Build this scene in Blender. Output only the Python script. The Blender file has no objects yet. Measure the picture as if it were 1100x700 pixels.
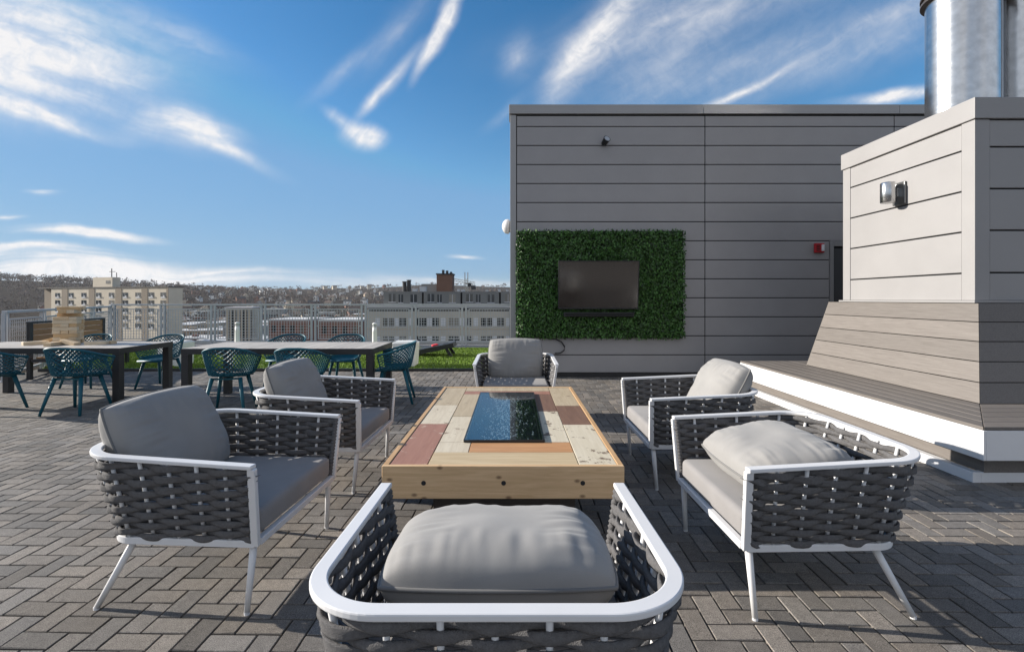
import bpy, math, random
from mathutils import Vector, Matrix, Euler, Quaternion, noise
random.seed(11)
scene = bpy.context.scene
COL = scene.collection
PI = math.pi
R = math.radians
V = Vector

# ------------------------------------------------------------------ camera
FPX, HCAM = 519.0, 1.4                      # focal length in photo pixels, eye height
cam_d = bpy.data.cameras.new('camera')
cam = bpy.data.objects.new('camera', cam_d); COL.objects.link(cam)
cam.location = (0, 0, HCAM); cam.rotation_euler = (PI/2, 0, 0)
cam_d.sensor_width = 36; cam_d.lens = 36*FPX/1100
cam_d.shift_x = -1/1100; cam_d.shift_y = -29/1100
cam_d.clip_start = 0.05; cam_d.clip_end = 20000
scene.camera = cam

# ------------------------------------------------------------------ light
SUN_EL, SUN_AZ = R(20.5), R(9.5)               # low sun from the left, a touch beyond the wall
sun_dir = V((-math.cos(SUN_AZ)*math.cos(SUN_EL), math.sin(SUN_AZ)*math.cos(SUN_EL), math.sin(SUN_EL)))
sd = bpy.data.lights.new('sun', 'SUN'); sd.energy = 4.7; sd.angle = R(0.5); sd.color = (1, .93, .83)
so = bpy.data.objects.new('sun', sd); COL.objects.link(so)
so.rotation_euler = (-sun_dir).to_track_quat('-Z', 'Y').to_euler()
so.location = sun_dir*60

scene.view_settings.view_transform = 'Standard'
scene.view_settings.look = 'None'
scene.view_settings.gamma = 1
scene.view_settings.use_curve_mapping = False
scene.view_settings.exposure = 0.9

world = bpy.data.worlds.new('World'); scene.world = world
world.use_nodes = True
WT = world.node_tree
for n in list(WT.nodes): WT.nodes.remove(n)
def build_world():
    N, L = WT.nodes, WT.links
    def new(t, **kw):
        n = N.new(t)
        for k, v in kw.items(): setattr(n, k, v)
        return n
    def math_(op, a, b=None, clamp=False):
        n = new('ShaderNodeMath', operation=op, use_clamp=clamp)
        for i, x in enumerate((a, b)):
            if x is None: continue
            if isinstance(x, (int, float)): n.inputs[i].default_value = x
            else: L.new(x, n.inputs[i])
        return n.outputs[0]
    out = new('ShaderNodeOutputWorld'); bg = new('ShaderNodeBackground')
    bg.inputs[1].default_value = 0.085
    L.new(bg.outputs[0], out.inputs[0])
    sky = new('ShaderNodeTexSky', sky_type='NISHITA')
    sky.sun_disc = False; sky.sun_elevation = SUN_EL
    sky.sun_rotation = -(PI/2 - SUN_AZ)
    sky.altitude = 100; sky.air_density = 1.0; sky.dust_density = 0.25; sky.ozone_density = 1.6
    hs = new('ShaderNodeHueSaturation'); hs.inputs['Saturation'].default_value = 1.38; hs.inputs['Value'].default_value = 1.0
    L.new(sky.outputs[0], hs.inputs['Color'])
    dk = new('ShaderNodeMix', data_type='RGBA', blend_type='DARKEN'); dk.inputs['Factor'].default_value = .85
    L.new(hs.outputs[0], dk.inputs['A']); dk.inputs['B'].default_value = (1.2, 2.5, 4.35, 1)
    tc = new('ShaderNodeTexCoord'); sp = new('ShaderNodeSeparateXYZ'); L.new(tc.outputs['Generated'], sp.inputs[0])
    y = math_('MAXIMUM', sp.outputs[1], 0.03)
    u = math_('DIVIDE', sp.outputs[0], y); v = math_('DIVIDE', sp.outputs[2], y)
    cb = new('ShaderNodeCombineXYZ'); L.new(u, cb.inputs[0]); L.new(v, cb.inputs[1])
    front = math_('GREATER_THAN', sp.outputs[1], 0.04)
    # slow warp so cloud edges wander
    wn = new('ShaderNodeTexNoise'); wn.inputs['Scale'].default_value = 4.0; wn.inputs['Detail'].default_value = 4
    L.new(cb.outputs[0], wn.inputs['Vector'])
    ws = new('ShaderNodeVectorMath', operation='SUBTRACT'); L.new(wn.outputs['Color'], ws.inputs[0]); ws.inputs[1].default_value = (.5, .5, .5)
    wm = new('ShaderNodeVectorMath', operation='SCALE'); L.new(ws.outputs[0], wm.inputs[0]); wm.inputs['Scale'].default_value = 0.055
    wa = new('ShaderNodeVectorMath', operation='ADD'); L.new(cb.outputs[0], wa.inputs[0]); L.new(wm.outputs[0], wa.inputs[1])
    P = wa.outputs[0]
    def streak(ang, sx, sy, seed, lo, hi):
        mp = new('ShaderNodeMapping', vector_type='TEXTURE'); L.new(P, mp.inputs[0])
        mp.inputs['Location'].default_value = (seed, seed*.7, seed*.3)
        mp.inputs['Rotation'].default_value = (0, 0, R(ang)); mp.inputs['Scale'].default_value = (sx, sy, 1)
        nz = new('ShaderNodeTexNoise'); nz.inputs['Scale'].default_value = 1; nz.inputs['Detail'].default_value = 7
        nz.inputs['Roughness'].default_value = .55; nz.inputs['Distortion'].default_value = .12
        L.new(mp.outputs[0], nz.inputs['Vector'])
        mr = new('ShaderNodeMapRange', interpolation_type='SMOOTHSTEP'); L.new(nz.outputs[0], mr.inputs[0])
        mr.inputs[1].default_value = lo; mr.inputs[2].default_value = hi
        return mr.outputs[0]
    def blob(px, py, a, b, ang, w):
        mp = new('ShaderNodeMapping', vector_type='TEXTURE'); L.new(P, mp.inputs[0])
        mp.inputs['Location'].default_value = ((px-551)/FPX, (321-py)/FPX, 0)
        mp.inputs['Rotation'].default_value = (0, 0, R(ang)); mp.inputs['Scale'].default_value = (a/FPX, b/FPX, 1)
        g = new('ShaderNodeTexGradient', gradient_type='QUADRATIC_SPHERE'); L.new(mp.outputs[0], g.inputs[0])
        return math_('MULTIPLY', g.outputs['Fac'], w)
    def group(blobs, st, soft):
        s = None
        for b in blobs:
            x = blob(*b); s = x if s is None else math_('ADD', s, x)
        s = math_('MINIMUM', s, 1.25)
        k = math_('ADD', math_('MULTIPLY', st, 1-soft), soft)
        return math_('MULTIPLY', s, k)
    g1 = group([(20, 40, 260, 125, -12, 1.5), (-20, 80, 190, 70, -10, .8), (120, 85, 170, 40, -24, .45), (50, 126, 130, 16, -14, 1.6),
                (205, 133, 85, 24, -20, 2.0), (225, 150, 70, 18, -28, 1.2), (170, 140, 130, 26, -18, .5), (215, 45, 110, 24, -25, .4), (250, 165, 90, 14, -25, .5)],
               streak(-18, .30, .055, 3.1, .32, .68), .28)
    g2 = group([(482, 14, 66, 15, 66, 1.9), (462, 50, 60, 11, 62, 1.6), (420, 85, 80, 13, 48, .95), (398, 108, 46, 9, 52, 1.0), (388, 150, 34, 20, -10, 2.6), (364, 132, 34, 12, -40, .9),
                (375, 70, 90, 18, 42, .35), (430, 30, 110, 30, 50, .25)],
               streak(55, .22, .035, 7.7, .28, .70), .45)
    g3 = group([(640, 40, 130, 34, 52, 1.5), (600, 88, 70, 26, 66, .9), (690, 20, 200, 70, 35, .5), (556, 62, 40, 30, 75, .5), (780, 70, 230, 50, 22, .38),
                (800, 96, 95, 9, 24, 1.3), (880, 56, 240, 46, 22, .42), (965, 104, 100, 11, 6, 2.0), (760, 10, 320, 50, 12, .4), (930, 60, 220, 40, 20, .35), (720, 60, 260, 60, 40, .3), (545, 120, 50, 12, 40, .35), (960, 20, 160, 40, 30, .4)],
               streak(33, .30, .06, 12.9, .26, .72), .38)
    g4 = group([(-20, 262, 130, 7, -2, 2.0), (150, 296, 160, 7, -1, 2.2), (60, 283, 120, 6, -2, 2.0), (90, 250, 110, 9, -3, 2.6), (20, 268, 150, 10, -2, 1.4), (110, 290, 300, 15, -2, 2.4), (70, 275, 190, 12, -3, 2.0), (48, 204, 30, 5, -2, 1.3), (20, 303, 330, 9, 0, 1.5),
                (290, 293, 180, 7, 0, .8), (370, 299, 240, 7, 1, .5), (480, 302, 200, 9, 0, .8), (500, 276, 26, 4, 0, 1.1), (8, 232, 30, 5, 0, 1.0), (440, 306, 300, 8, 0, .5), (-250, 240, 300, 60, 0, 1)],
               streak(-1, .45, .022, 21.3, .30, .62), .22)
    tot = math_('ADD', math_('ADD', g1, g2), math_('ADD', g3, g4))
    fz = new('ShaderNodeTexNoise'); fz.inputs['Scale'].default_value = 26; fz.inputs['Detail'].default_value = 8; fz.inputs['Roughness'].default_value = .68; fz.inputs['Distortion'].default_value = .6
    L.new(P, fz.inputs['Vector'])
    fm = new('ShaderNodeMapRange', interpolation_type='SMOOTHSTEP'); L.new(fz.outputs[0], fm.inputs[0])
    fm.inputs[1].default_value = .30; fm.inputs[2].default_value = .66; fm.inputs[3].default_value = .76; fm.inputs[4].default_value = 1.1
    tot = math_('MULTIPLY', math_('MULTIPLY', math_('MINIMUM', tot, .95), fm.outputs[0]), front)
    vz = new('ShaderNodeTexNoise'); vz.inputs['Scale'].default_value = 2.2; vz.inputs['Detail'].default_value = 6; L.new(tc.outputs['Generated'], vz.inputs['Vector'])  # whitish veil added behind the camera to fill the shaded front faces
    fill_veil = new('ShaderNodeMapRange', interpolation_type='SMOOTHSTEP'); L.new(sp.outputs[1], fill_veil.inputs[0])
    fill_veil.inputs[1].default_value = .0; fill_veil.inputs[2].default_value = -.45; fill_veil.inputs[3].default_value = 0; fill_veil.inputs[4].default_value = 1.0
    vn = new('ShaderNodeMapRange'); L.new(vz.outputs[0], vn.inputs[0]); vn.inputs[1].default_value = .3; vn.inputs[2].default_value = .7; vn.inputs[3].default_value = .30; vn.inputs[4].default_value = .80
    tot = math_('MINIMUM', math_('ADD', tot, math_('MULTIPLY', fill_veil.outputs[0], vn.outputs[0])), .96)
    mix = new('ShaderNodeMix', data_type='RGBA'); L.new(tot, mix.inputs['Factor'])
    el = math_('MAXIMUM', sp.outputs[2], 0.0)
    hz = math_('MULTIPLY', math_('EXPONENT', math_('MULTIPLY', el, -9.0)), .8)
    hm = new('ShaderNodeMix', data_type='RGBA'); L.new(hz, hm.inputs['Factor']); L.new(dk.outputs['Result'], hm.inputs['A']); hm.inputs['B'].default_value = (1.75, 2.9, 4.1, 1)
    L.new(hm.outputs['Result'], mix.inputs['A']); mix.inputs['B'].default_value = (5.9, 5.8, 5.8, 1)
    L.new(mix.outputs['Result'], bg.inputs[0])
build_world()

# ------------------------------------------------------------------ helpers
def gp(px, py, h=0.0):
    """photo pixel -> the point at height h"""
    k = (HCAM-h)/(py-321.0)
    return V(((px-551)*k, FPX*k, h))
def at(px, py, Y):
    return V(((px-551)*Y/FPX, Y, HCAM-(py-321)*Y/FPX))

class MB:
    def __init__(s): s.v = []; s.f = []
    def add(s, vs, fs, M=None):
        o = len(s.v)
        s.v += [tuple(M @ V(p)) if M else tuple(p) for p in vs]
        s.f += [tuple(i+o for i in f) for f in fs]
    def box(s, x0, x1, y0, y1, z0, z1, M=None):
        vs = [(x0,y0,z0),(x1,y0,z0),(x1,y1,z0),(x0,y1,z0),(x0,y0,z1),(x1,y0,z1),(x1,y1,z1),(x0,y1,z1)]
        s.add(vs, [(0,3,2,1),(4,5,6,7),(0,1,5,4),(1,2,6,5),(2,3,7,6),(3,0,4,7)], M)
    def prism(s, poly, z0, z1, M=None):
        n = len(poly)
        vs = [(p[0],p[1],z0) for p in poly]+[(p[0],p[1],z1) for p in poly]
        s.add(vs, [tuple(range(n-1,-1,-1)), tuple(range(n,2*n))]+[(i,(i+1)%n,n+(i+1)%n,n+i) for i in range(n)], M)
    def hexa(s, b, t):
        s.add(list(b)+list(t), [(3,2,1,0),(4,5,6,7),(0,1,5,4),(1,2,6,5),(2,3,7,6),(3,0,4,7)])
    def bar(s, a, b, w, d, up=V((0,0,1))):
        a = V(a); b = V(b); t = (b-a).normalized()
        x = t.cross(up)
        if x.length < 1e-4: x = t.cross(V((0,1,0)))
        x.normalize(); y = x.cross(t)
        c = [(-w/2,-d/2),(w/2,-d/2),(w/2,d/2),(-w/2,d/2)]
        s.hexa([a+x*i+y*j for i, j in c], [b+x*i+y*j for i, j in c])
    def tube(s, pts, r, n=8, closed=False, cap=True, sq=None, up=V((0,0,1))):
        """sweep; r number or list; sq=(normal half size, binormal half size) makes an ellipse / rect"""
        pts = [V(p) for p in pts]; m = len(pts); o = len(s.v)
        for i, p in enumerate(pts):
            a = pts[(i-1) % m] if (closed or i) else pts[0]
            b = pts[(i+1) % m] if (closed or i < m-1) else pts[-1]
            t = (b-a).normalized(); x = t.cross(up)
            if x.length < 1e-4: x = t.cross(V((1,.3,0)))
            x.normalize(); y = x.cross(t)
            rr = r[i] if isinstance(r, (list, tuple)) else r
            for k in range(n):
                an = 2*PI*k/n + (PI/4 if n == 4 else 0)
                ca, sa = math.cos(an), math.sin(an)
                if sq:
                    q = 1.41421 if n == 4 else 1
                    s.v.append(tuple(p+x*ca*sq[0]*q+y*sa*sq[1]*q))
                else: s.v.append(tuple(p+x*ca*rr+y*sa*rr))
        for i in range(m if closed else m-1):
            j = (i+1) % m
            for k in range(n):
                l = (k+1) % n
                s.f.append((o+i*n+k, o+i*n+l, o+j*n+l, o+j*n+k))
        if cap and not closed:
            s.f.append(tuple(o+k for k in range(n-1,-1,-1)))
            s.f.append(tuple(o+(m-1)*n+k for k in range(n)))
    def lathe(s, prof, n=24, M=None, caps=True):
        vs = []; fs = []
        for r, z in prof:
            for k in range(n): vs.append((r*math.cos(2*PI*k/n), r*math.sin(2*PI*k/n), z))
        for i in range(len(prof)-1):
            for k in range(n):
                l = (k+1) % n
                fs.append((i*n+k, i*n+l, (i+1)*n+l, (i+1)*n+k))
        if caps: fs.append(tuple(range(n-1,-1,-1))); fs.append(tuple((len(prof)-1)*n+k for k in range(n)))
        s.add(vs, fs, M)
    def grid(s, fn, nu, nv, flip=False):
        o = len(s.v)
        for i in range(nu+1):
            for j in range(nv+1): s.v.append(tuple(fn(i/nu, j/nv)))
        for i in range(nu):
            for j in range(nv):
                q = (o+i*(nv+1)+j, o+(i+1)*(nv+1)+j, o+(i+1)*(nv+1)+j+1, o+i*(nv+1)+j+1)
                s.f.append(q[::-1] if flip else q)
    def build(s, name, m, parent=None, smooth=False, bevel=0, seg=2, mods=None, idx=None):
        me = bpy.data.meshes.new(name); me.from_pydata(s.v, [], s.f)
        for q in (m if isinstance(m, (list, tuple)) else [m]): me.materials.append(q)
        if idx: me.polygons.foreach_set('material_index', idx)
        if smooth: me.polygons.foreach_set('use_smooth', [True]*len(me.polygons))
        me.update()
        o = bpy.data.objects.new(name, me); COL.objects.link(o)
        if parent: o.parent = parent
        if bevel:
            b = o.modifiers.new('bevel', 'BEVEL'); b.width = bevel; b.segments = seg; b.limit_method = 'ANGLE'; b.angle_limit = R(40)
        return o

def tag(o, label=None, cat=None, group=None, kind=None):
    if label: o['label'] = label
    if cat: o['category'] = cat
    if group: o['group'] = group
    if kind: o['kind'] = kind
    return o
def thing(name, loc, label, cat, rz=0, group=None):
    o = bpy.data.objects.new(name, None); COL.objects.link(o)
    o.location = loc; o.rotation_euler = (0, 0, rz); o.empty_display_size = .1
    return tag(o, label, cat, group)
def dup(root, loc, rz=0, label=None, group=None):
    c = root.copy(); COL.objects.link(c); c.location = loc; c.rotation_euler = (0, 0, rz)
    if label: c['label'] = label
    if group: c['group'] = group
    for ch in list(root.children):
        k = ch.copy(); COL.objects.link(k); k.parent = c
        for g in list(ch.children):
            q = g.copy(); COL.objects.link(q); q.parent = k
    return c

# ------------------------------------------------------------------ materials
def newmat(name):
    m = bpy.data.materials.new(name); m.use_nodes = True
    nt = m.node_tree; b = nt.nodes['Principled BSDF']
    return m, nt, b
def mat(name, col, rough=.6, metal=0., var=.12, scale=8., bump=0., bscale=60., spec=None, island=0., stretch=None, sheen=0.):
    m, nt, b = newmat(name)
    N, L = nt.nodes, nt.links
    tc = N.new('ShaderNodeTexCoord'); src = tc.outputs['Object']
    if stretch:
        mp = N.new('ShaderNodeMapping'); mp.inputs['Scale'].default_value = stretch; L.new(src, mp.inputs[0]); src = mp.outputs[0]
    nz = N.new('ShaderNodeTexNoise'); nz.inputs['Scale'].default_value = scale; nz.inputs['Detail'].default_value = 5; nz.inputs['Roughness'].default_value = .62
    L.new(src, nz.inputs['Vector'])
    cr = N.new('ShaderNodeMapRange'); cr.inputs[1].default_value = .25; cr.inputs[2].default_value = .75
    cr.inputs[3].default_value = 1-var; cr.inputs[4].default_value = 1+var
    L.new(nz.outputs[0], cr.inputs[0]); fac = cr.outputs[0]
    if island:
        g = N.new('ShaderNodeNewGeometry'); ir = N.new('ShaderNodeMapRange')
        ir.inputs[3].default_value = 1-island; ir.inputs[4].default_value = 1+island
        L.new(g.outputs['Random Per Island'], ir.inputs[0])
        mu = N.new('ShaderNodeMath'); mu.operation = 'MULTIPLY'; L.new(fac, mu.inputs[0]); L.new(ir.outputs[0], mu.inputs[1]); fac = mu.outputs[0]
    sc = N.new('ShaderNodeVectorMath'); sc.operation = 'SCALE'; sc.inputs[0].default_value = col[:3]
    L.new(fac, sc.inputs['Scale']); L.new(sc.outputs[0], b.inputs['Base Color'])
    b.inputs['Roughness'].default_value = rough; b.inputs['Metallic'].default_value = metal
    if spec is not None: b.inputs['Specular IOR Level'].default_value = spec
    if sheen: b.inputs['Sheen Weight'].default_value = sheen
    rr = N.new('ShaderNodeMapRange'); rr.inputs[3].default_value = max(0, rough-.08); rr.inputs[4].default_value = min(1, rough+.08)
    L.new(nz.outputs[0], rr.inputs[0]); L.new(rr.outputs[0], b.inputs['Roughness'])
    if bump:
        bz = N.new('ShaderNodeTexNoise'); bz.inputs['Scale'].default_value = bscale; bz.inputs['Detail'].default_value = 4
        L.new(src, bz.inputs['Vector'])
        bp = N.new('ShaderNodeBump'); bp.inputs['Strength'].default_value = bump; bp.inputs['Distance'].default_value = .01
        L.new(bz.outputs[0], bp.inputs['Height']); L.new(bp.outputs[0], b.inputs['Normal'])
    return m
def wood(name, c1, c2, stretch=(1, 14, 14), scale=2.5, rough=.6, knots=False, chips=None, island=.12):
    m, nt, b = newmat(name); N, L = nt.nodes, nt.links
    tc = N.new('ShaderNodeTexCoord'); mp = N.new('ShaderNodeMapping'); mp.inputs['Scale'].default_value = stretch
    L.new(tc.outputs['Object'], mp.inputs[0])
    nz = N.new('ShaderNodeTexNoise'); nz.inputs['Scale'].default_value = scale; nz.inputs['Detail'].default_value = 6; nz.inputs['Distortion'].default_value = .7
    nz.inputs['Roughness'].default_value = .65
    L.new(mp.outputs[0], nz.inputs['Vector'])
    rp = N.new('ShaderNodeValToRGB'); rp.color_ramp.elements[0].color = (*c2, 1); rp.color_ramp.elements[1].color = (*c1, 1)
    rp.color_ramp.elements[0].position = .32; rp.color_ramp.elements[1].position = .66
    L.new(nz.outputs[0], rp.inputs[0]); col = rp.outputs[0]
    g = N.new('ShaderNodeNewGeometry'); ir = N.new('ShaderNodeMapRange'); ir.inputs[3].default_value = 1-island; ir.inputs[4].default_value = 1+island
    L.new(g.outputs['Random Per Island'], ir.inputs[0])
    sc = N.new('ShaderNodeVectorMath'); sc.operation = 'SCALE'; L.new(col, sc.inputs[0]); L.new(ir.outputs[0], sc.inputs['Scale']); col = sc.outputs[0]
    if knots:
        sk = N.new('ShaderNodeSeparateXYZ'); L.new(tc.outputs['Object'], sk.inputs[0]); ck = N.new('ShaderNodeCombineXYZ')
        for a_, b_, k_ in ((0, 0, knots[0]), (2, 1, knots[2])):
            q_ = N.new('ShaderNodeMath'); q_.operation = 'MULTIPLY'; q_.inputs[1].default_value = k_; L.new(sk.outputs[a_], q_.inputs[0]); L.new(q_.outputs[0], ck.inputs[b_])
        vo = N.new('ShaderNodeTexVoronoi'); vo.voronoi_dimensions = '2D'; vo.inputs['Scale'].default_value = 1; L.new(ck.outputs[0], vo.inputs['Vector'])
        kr = N.new('ShaderNodeMapRange'); kr.inputs[1].default_value = .03; kr.inputs[2].default_value = .085; kr.inputs[3].default_value = .75; kr.inputs[4].default_value = 0
        L.new(vo.outputs['Distance'], kr.inputs[0])
        mx = N.new('ShaderNodeMix'); mx.data_type = 'RGBA'; L.new(kr.outputs[0], mx.inputs['Factor']); L.new(col, mx.inputs['A']); mx.inputs['B'].default_value = (.12, .06, .03, 1)
        col = mx.outputs['Result']
    if chips:
        cz = N.new('ShaderNodeTexNoise'); cz.inputs['Scale'].default_value = 9; cz.inputs['Detail'].default_value = 8; cz.inputs['Roughness'].default_value = .75
        L.new(tc.outputs['Object'], cz.inputs['Vector'])
        kr = N.new('ShaderNodeMapRange'); kr.inputs[1].default_value = chips[1]; kr.inputs[2].default_value = chips[1]+.03
        L.new(cz.outputs[0], kr.inputs[0])
        mx = N.new('ShaderNodeMix'); mx.data_type = 'RGBA'; L.new(kr.outputs[0], mx.inputs['Factor']); L.new(col, mx.inputs['A']); mx.inputs['B'].default_value = (*chips[0], 1)
        col = mx.outputs['Result']
    L.new(col, b.inputs['Base Color']); b.inputs['Roughness'].default_value = rough
    bp = N.new('ShaderNodeBump'); bp.inputs['Strength'].default_value = .25; bp.inputs['Distance'].default_value = .004
    L.new(nz.outputs[0], bp.inputs['Height']); L.new(bp.outputs[0], b.inputs['Normal'])
    return m

def fabric(name, col, rough=.9, weave=2600., var=.10):
    m, nt, b = newmat(name); N, L = nt.nodes, nt.links
    tc = N.new('ShaderNodeTexCoord')
    w1 = N.new('ShaderNodeTexNoise'); w1.inputs['Scale'].default_value = weave*.25; w1.inputs['Detail'].default_value = 3
    w2 = N.new('ShaderNodeTexNoise'); w2.inputs['Scale'].default_value = 7; w2.inputs['Detail'].default_value = 4
    L.new(tc.outputs['Object'], w1.inputs['Vector']); L.new(tc.outputs['Object'], w2.inputs['Vector'])
    ad = N.new('ShaderNodeMath'); ad.operation = 'ADD'; L.new(w1.outputs[0], ad.inputs[0]); L.new(w2.outputs[0], ad.inputs[1])
    mr = N.new('ShaderNodeMapRange'); mr.inputs[1].default_value = .6; mr.inputs[2].default_value = 1.4; mr.inputs[3].default_value = 1-var; mr.inputs[4].default_value = 1+var
    L.new(ad.outputs[0], mr.inputs[0])
    sc = N.new('ShaderNodeVectorMath'); sc.operation = 'SCALE'; sc.inputs[0].default_value = col; L.new(mr.outputs[0], sc.inputs['Scale'])
    L.new(sc.outputs[0], b.inputs['Base Color']); b.inputs['Roughness'].default_value = rough; b.inputs['Specular IOR Level'].default_value = .2
    b.inputs['Sheen Weight'].default_value = .15
    bp = N.new('ShaderNodeBump'); bp.inputs['Strength'].default_value = .22; bp.inputs['Distance'].default_value = .0012
    L.new(w1.outputs[0], bp.inputs['Height']); L.new(bp.outputs[0], b.inputs['Normal'])
    return m

M_white = mat('white_powdercoat', (.66, .66, .668), .42, var=.03, scale=5)
M_rope = mat('charcoal_rope', (.120, .117, .119), .85, var=.25, scale=90, bump=.6, bscale=320, spec=.25)
M_seat = fabric('seat_grey_fabric', (.235, .225, .222))
M_pillow = fabric('pillow_grey_fabric', (.265, .258, .25))
M_teal = mat('teal_plastic', (.008, .088, .125), .5, var=.1, scale=4, spec=.35)
M_black = mat('black_metal', (.018, .018, .020), .45, var=.2)
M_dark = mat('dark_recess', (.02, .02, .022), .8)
M_clad = mat('grey_metal_cladding', (.30, .292, .295), .45, metal=.0, var=.06, scale=1.6, spec=.45)
M_cladtrim = mat('grey_metal_trim', (.30, .295, .295), .35, metal=.25, var=.05, scale=1.5)
M_cream = mat('warm_grey_panel', (.275, .268, .268), .5, var=.05, scale=1.5)
M_steel = None
M_deck = wood('composite_decking', (.165, .148, .135), (.118, .104, .094), stretch=(30, 1.2, 30), scale=3, rough=.65, island=.10)
M_galv = mat('galvanised_steel', (.44, .455, .47), .5, metal=.25, var=.08)
M_turf = mat('artificial_turf', (.17, .27, .035), .95, var=.35, scale=14, bump=1., bscale=300, island=.45)
M_tabletop = wood('grey_slat_top', (.50, .455, .40), (.38, .345, .305), stretch=(14, 1, 14), rough=.55)
M_glassdark = mat('window_glass', (.02, .025, .03), .08, var=.1, spec=.6)
def blinds(m):
    nt = m.node_tree; N, L = nt.nodes, nt.links; b = N['Principled BSDF']; src = b.inputs['Base Color'].links[0].from_socket
    oi = N.new('ShaderNodeObjectInfo'); r = N.new('ShaderNodeMapRange'); r.inputs[1].default_value = .62; r.inputs[2].default_value = 1.0; r.inputs[3].default_value = 0; r.inputs[4].default_value = .8
    L.new(oi.outputs['Random'], r.inputs[0]); x = N.new('ShaderNodeMix'); x.data_type = 'RGBA'; L.new(r.outputs[0], x.inputs['Factor']); L.new(src, x.inputs['A']); x.inputs['B'].default_value = (.36, .33, .28, 1)
    L.new(x.outputs['Result'], b.inputs['Base Color'])
blinds(M_glassdark)
M_red = mat('red_plastic', (.42, .012, .02), .4)

def steel():
    m, nt, b = newmat('stainless_steel'); N, L = nt.nodes, nt.links
    tc = N.new('ShaderNodeTexCoord'); mp = N.new('ShaderNodeMapping'); mp.inputs['Scale'].default_value = (3, 3, 40); L.new(tc.outputs['Object'], mp.inputs[0])
    nz = N.new('ShaderNodeTexNoise'); nz.inputs['Scale'].default_value = 2; nz.inputs['Detail'].default_value = 6; L.new(mp.outputs[0], nz.inputs['Vector'])
    rr = N.new('ShaderNodeMapRange'); rr.inputs[3].default_value = .17; rr.inputs[4].default_value = .30; L.new(nz.outputs[0], rr.inputs[0]); L.new(rr.outputs[0], b.inputs['Roughness'])
    sz = N.new('ShaderNodeTexNoise'); sz.inputs['Scale'].default_value = 11; sz.inputs['Detail'].default_value = 5; L.new(tc.outputs['Object'], sz.inputs['Vector'])
    cr = N.new('ShaderNodeMapRange'); cr.inputs[1].default_value = .3; cr.inputs[2].default_value = .75; cr.inputs[3].default_value = .46; cr.inputs[4].default_value = .62; L.new(sz.outputs[0], cr.inputs[0])
    cc = N.new('ShaderNodeCombineColor')
    for i in range(3): L.new(cr.outputs[0], cc.inputs[i])
    L.new(cc.outputs[0], b.inputs['Base Color']); b.inputs['Metallic'].default_value = 1
    bp = N.new('ShaderNodeBump'); bp.inputs['Strength'].default_value = .06; bp.inputs['Distance'].default_value = .02; L.new(sz.outputs[0], bp.inputs['Height']); L.new(bp.outputs[0], b.inputs['Normal'])
    return m
M_steel = steel()

def paver_mat():
    m, nt, b = newmat('concrete_paver'); N, L = nt.nodes, nt.links
    tc = N.new('ShaderNodeTexCoord'); g = N.new('ShaderNodeNewGeometry')
    n1 = N.new('ShaderNodeTexNoise'); n1.inputs['Scale'].default_value = 260; n1.inputs['Detail'].default_value = 2
    n2 = N.new('ShaderNodeTexNoise'); n2.inputs['Scale'].default_value = 1.3; n2.inputs['Detail'].default_value = 5
    n3 = N.new('ShaderNodeTexNoise'); n3.inputs['Scale'].default_value = 28; n3.inputs['Detail'].default_value = 4
    for n in (n1, n2, n3): L.new(tc.outputs['Object'], n.inputs['Vector'])
    def mr(src, a, b_, c, d):
        x = N.new('ShaderNodeMapRange'); x.inputs[1].default_value = a; x.inputs[2].default_value = b_; x.inputs[3].default_value = c; x.inputs[4].default_value = d
        L.new(src, x.inputs[0]); return x.outputs[0]
    def mul(a, b_):
        x = N.new('ShaderNodeMath'); x.operation = 'MULTIPLY'; L.new(a, x.inputs[0]); L.new(b_, x.inputs[1]); return x.outputs[0]
    f = mul(mul(mr(n1.outputs[0], .3, .7, .45, 1.55), mr(n2.outputs[0], .3, .7, .85, 1.15)), mul(mr(n3.outputs[0], .3, .7, .86, 1.14), mr(g.outputs['Random Per Island'], 0, 1, .70, 1.25)))
    ramp = N.new('ShaderNodeValToRGB'); ramp.color_ramp.elements[0].color = (.188, .165, .142, 1); ramp.color_ramp.elements[1].color = (.152, .143, .134, 1)
    wn = N.new('ShaderNodeTexWhiteNoise'); wn.noise_dimensions = '1D'; L.new(g.outputs['Random Per Island'], wn.inputs['W']); L.new(wn.outputs['Value'], ramp.inputs[0])
    sc = N.new('ShaderNodeVectorMath'); sc.operation = 'SCALE'; L.new(ramp.outputs[0], sc.inputs[0]); L.new(f, sc.inputs['Scale'])
    L.new(sc.outputs[0], b.inputs['Base Color']); b.inputs['Roughness'].default_value = .82; b.inputs['Specular IOR Level'].default_value = .35
    bp = N.new('ShaderNodeBump'); bp.inputs['Strength'].default_value = .7; bp.inputs['Distance'].default_value = .003
    L.new(n1.outputs[0], bp.inputs['Height']); L.new(bp.outputs[0], b.inputs['Normal'])
    return m
M_paver = paver_mat()
M_joint = mat('joint_grit', (.022, .020, .018), .95, var=.3, scale=40)

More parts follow.
